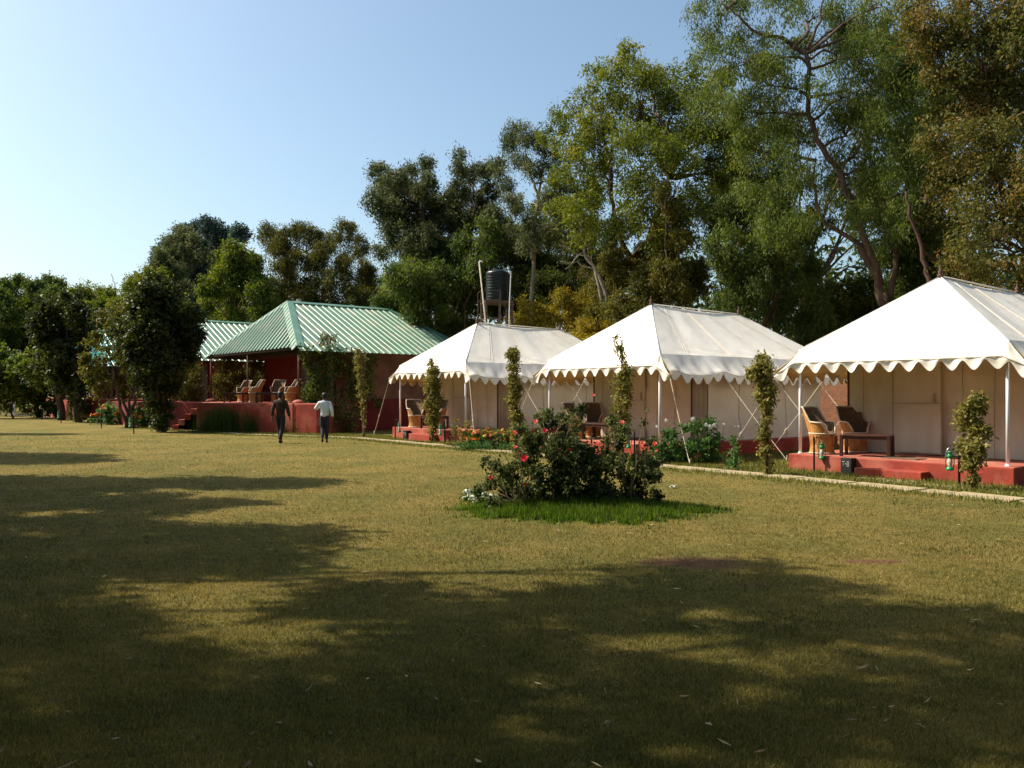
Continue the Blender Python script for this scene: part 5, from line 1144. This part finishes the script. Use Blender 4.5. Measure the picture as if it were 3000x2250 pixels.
tree('bushy_tree','rounded yellow-green treetop on the left skyline',64.0,(290,),
 [(330,880,36),(290,875,34),(250,870,34),(210,880,34),(300,930,50),(240,930,50),(190,910,36),(350,940,44),(270,985,50),(200,980,50),(150,890,30),(330,1000,50)],'bright',121,L=0.225,W=0.088,cover=2.80,droop=.3,trunk_r=.2,k=12,depth=1.6,sprig=.32,group=BG,tone0=.5,limbs=[[(340,880,.05),(335,830,.03),(325,800,.015)],[(270,860,.03),(255,830,.02),(235,810,.01)]])
tree('dark_tree','double-topped dark tree on the skyline at the far left',66.0,(110,),
 [(60,830,22),(95,840,26),(50,870,30),(140,825,22),(165,840,24),(150,870,30),(100,890,34),(30,900,36),(70,930,44),(130,930,40),(170,910,30),(30,980,50),(100,990,50),(160,990,40),(60,1030,44)],'mid',122,L=0.225,W=0.088,cover=2.69,droop=.3,trunk_r=.2,k=12,depth=1.6,sprig=.32,group=BG,tone0=.42)
tree('dark_tree','dark tree cut by the left edge of the picture',62.0,(-60,),
 [(5,845,26),(-10,880,36),(20,930,36),(-40,920,60),(10,990,44),(-60,990,60),(20,1040,40),(-100,880,60),(-120,960,70)],'mid',123,L=0.225,W=0.088,cover=2.69,droop=.3,trunk_r=.2,k=12,depth=1.6,sprig=.32,group=BG,tone0=.4)
# woods behind and left of the camera (never in the picture, they keep the sky off the shaded lawn)
rng = np.random.default_rng(201); cl = []
for i in range(620):
    if i < 230: x, y = rng.uniform(-40,42), rng.uniform(-22,-12)
    elif i > 420: x, y = rng.uniform(15,36), rng.uniform(-14,9)
    else: x, y = rng.uniform(-56,-46), rng.uniform(-16,34)
    cl.append((x,y,rng.uniform(.5,15),rng.uniform(1.6,2.8),rng.normal()*.08))
V, Q, tone = leaves(cl, rng, .7, .32, 2.0, 6, .5, .3, .4, .2, nmax=60000)
o = mesh_np('woodland', V, Q, M['leaf_dark'], None, tone); tag(o, 'unseen woodland added behind and to either side of the viewpoint to block sky light', kind='stuff')
tree('dark_tree','dark mass of a large tree filling the gaps behind the feathery tree',41.0,(2330,),
 [(2130,420,70),(2220,480,80),(2330,400,60),(2240,380,60),(2310,560,80),(2400,650,50),(2200,640,80),(2520,330,60),(2600,480,90),(2560,620,70),(2650,350,80),(2450,560,50),(2280,700,80),(2620,160,70),(2520,120,60),(2340,150,40),(2240,190,50),(2680,600,80),(2130,560,60),(2620,740,80)],
 'dark',130,L=.2,W=.055,cover=1.5,droop=.7,trunk_r=.25,k=12,depth=1.8,group=BG,tone0=.6)
tree('dark_tree','dark tree behind the slender grey-green tree and the dead trunk',47.0,(1640,),
 [(1560,690,46),(1620,700,50),(1680,660,50),(1500,740,46),(1700,760,60),(1640,590,36),(1420,740,40),(1580,620,30),(1740,580,50),(1760,690,60)],
 'mid',131,L=.22,W=.06,cover=1.5,droop=.6,trunk_r=.2,k=12,depth=1.5,group=BG,tone0=.36)
# far wood closing the view behind everything
rng = np.random.default_rng(200); cl = []
for i in range(520):
    px = rng.uniform(-500,3500) if i < 330 else rng.uniform(-3600,-400); Y = rng.uniform(72,84) if px < 1300 else rng.uniform(50,60)
    top = np.interp(px, [-3600,-500,0,400,700,1100,1300,2000,2600,3500],[900,960,980,940,840,900,860,760,760,700])
    py = rng.uniform(top, 1150); p = at(px,py,Y); cl.append((p[0],p[1],max(p[2],.6),rng.uniform(1.5,2.8),rng.normal()*.08))
V, Q, tone = leaves(cl, rng, .55, .24, 2.2, 6, .5, .3, .4, .2, nmax=60000)
o = mesh_np('far_wood', V, Q, M['leaf_dark'], None, tone); tag(o, 'dark mass of woodland behind the tents and cottages', kind='stuff')

# ------------------------------------------------------------------ trees left of and above the camera that shade the lawn
cot_ = 1/math.tan(SUN_EL)
def in_poly(x, y, P):
    c = False; j = len(P)-1
    for i in range(len(P)):
        if (P[i][1] > y) != (P[j][1] > y) and x < (P[j][0]-P[i][0])*(y-P[i][1])/(P[j][1]-P[i][1]+1e-9)+P[i][0]: c = not c
        j = i
    return c
DARK = [[(-900,1690),(0,1690),(250,1700),(420,1800),(500,1850),(640,1880),(800,1865),(950,1880),(1000,1830),(850,1790),(790,1750),(900,1735),(1080,1712),(1300,1705),(1500,1722),(1650,1735),(1850,1735),(1930,1700),(2010,1650),(2120,1640),(2250,1650),(2330,1690),(2560,1742),(2480,1765),(2560,1800),(2700,1800),(2850,1790),(3050,1850),(3600,1900),(3600,4200),(-900,4200)],
        [(-900,1480),(0,1470),(300,1455),(640,1460),(760,1470),(600,1500),(400,1510),(500,1540),(700,1540),(840,1534),(940,1550),(1010,1560),(860,1575),(960,1612),(900,1640),(820,1680),(700,1690),(500,1690),(250,1700),(-900,1700)],
        [(-900,1395),(0,1395),(400,1400),(800,1402),(980,1408),(850,1425),(400,1432),(700,1470),(-900,1480)],
        [(-900,1325),(0,1328),(250,1334),(370,1345),(150,1358),(-900,1362)],
        [(-900,1251),(0,1252),(250,1256),(330,1262),(150,1274),(-900,1274)]]
LIGHT = [[(430,1700),(900,1676),(1180,1690),(900,1735),(780,1760),(900,1800),(1010,1850),(900,1890),(640,1905),(500,1870),(400,1790)],[(1300,1885),(1440,1880),(1430,1925),(1310,1925)],[(1450,1955),(1600,1950),(1590,1995),(1460,2000)],[(1640,1860),(1820,1858),(1810,1900),(1650,1905)],[(2080,2030),(2260,2020),(2240,2070),(2090,2075)],[(2550,1950),(2720,1945),(2700,2000),(2560,2000)],[(0,1760),(200,1755),(180,1790),(0,1800)],[(480,1590),(640,1585),(660,1605),(500,1612)],[(0,1500),(260,1495),(300,1510),(60,1520)],[(600,1640),(760,1632),(740,1655),(620,1660)],[(150,1430),(420,1440),(400,1452),(150,1448)],[(380,1925),(470,1920),(450,1950),(370,1950)],[(1700,1930),(1800,1920),(1790,1960),(1690,1960)],[(2600,1900),(2720,1890),(2700,1930),(2600,1935)],[(1560,1830),(1640,1825),(1620,1850),(1550,1850)],[(100,1570),(200,1565),(190,1585),(100,1590)],[(2050,1840),(2250,1820),(2380,1880),(2350,1960),(2150,2000),(2000,1950)],[(1860,1800),(1960,1800),(1960,1850),(1860,1850)],[(1300,1830),(1400,1830),(1380,1870),(1290,1860)],[(1000,1900),(1100,1905),(1090,1940),(1000,1930)],[(400,1560),(560,1555),(580,1575),(420,1580)],[(1560,2000),(1660,1990),(1650,2040),(1540,2030)]]
pts = []
rng = np.random.default_rng(300)
gx = np.arange(-34, 6.5, .40)
for X in gx:
    for Yy in np.concatenate([np.arange(2.6,14,.40), np.arange(14,34,.7)]):
        x = X+rng.uniform(-.2,.2); y = Yy+rng.uniform(-.2,.2)
        px = 1500+x/y*FPX; py = HOR+EYE*FPX/y
        if px < -900 or px > 3500: continue
        if any(in_poly(px,py,P) for P in DARK) and not any(in_poly(px,py,P) for P in LIGHT): pts.append((x,y))
for X in np.arange(-14,5,.75):
    for Yy in np.arange(-7,2.6,.75): pts.append((X+rng.uniform(-.2,.2),Yy+rng.uniform(-.2,.2)))
pts = np.array(pts)
hgt = 8.5+1.6*vnoise(pts[:,0],pts[:,1],.35,9)+rng.normal(size=len(pts))*.35
# keep foliage outside the picture: raise it where it would show
cx = pts[:,0]+SUN_AZ.x*hgt*cot_; cy = pts[:,1]+SUN_AZ.y*hgt*cot_
rad = np.where(pts[:,1] > 14, .62, np.where(pts[:,1] < 2.6, .62, .36))
for it in range(60):
    inx = (np.abs(cx) < .65*cy+1.2) & (cy > .3); iny = (hgt-1.2-EYE)/np.maximum(cy,.1) < .50
    bad = inx & iny
    if not bad.any(): break
    hgt[bad] += .5; cx = pts[:,0]+SUN_AZ.x*hgt*cot_; cy = pts[:,1]+SUN_AZ.y*hgt*cot_
print('shade clumps', len(pts), 'max height', hgt.max(), 'bad', int(bad.sum()))
CEN = np.stack([cx,cy,hgt,rad,rng.normal(size=len(pts))*.08],1)
h2 = hgt+4.5; sel = rng.random(len(pts)) < .6  # extra canopy layer, added out of view to block more sky light
CEN = np.concatenate([CEN, np.stack([pts[:,0]+SUN_AZ.x*h2*cot_, pts[:,1]+SUN_AZ.y*h2*cot_, h2, rad*1.1, np.zeros(len(pts))],1)[sel]])
bases = np.array([(-13.5,1.5),(-9.5,-4.5),(-17,7.0),(-21,13),(-26,20),(-36,30)],float)
as_ = np.argmin(((CEN[:,None,:2]-bases[None])**2).sum(-1),1)
names = ['broad shade tree left of the camera','shade tree behind the camera','shade tree beside the lawn, left','tall shade tree left of the lawn','shade tree at the far left of the lawn','distant shade tree beyond the left edge']
for i, bb in enumerate(bases):
    cc = CEN[as_ == i]
    if not len(cc): continue
    root = empty('shade_tree', (bb[0],bb[1],0), 0, names[i], 'tree')
    V, Q, tone = leaves(cc, rng, .20, .10, 2.6, 6, .2, .3, .5, .15, nmax=60000, shell=.2); V[:,0] -= bb[0]; V[:,1] -= bb[1]
    mesh_np('crown', V, Q, M['leaf_shade'], root, tone)
    mb = MB(); top = cc[:,:3].mean(0)-(bb[0],bb[1],0); fk = np.array((top[0]*.25,top[1]*.25,4.2)); limb(mb, (0,0,-.1), fk, .32, .22, rng, .03, 10, 6)
    for q in rng.choice(len(cc), min(16,len(cc)), replace=False): limb(mb, fk, cc[q,:3]-(bb[0],bb[1],0), .12, .03, rng, .05, 6, 6)
    mb.build('trunk', M['bark'], root, smooth=True)
print('objects', len(bpy.data.objects), 'tris~', sum(len(o.data.polygons) for o in bpy.data.objects if o.type == 'MESH'))
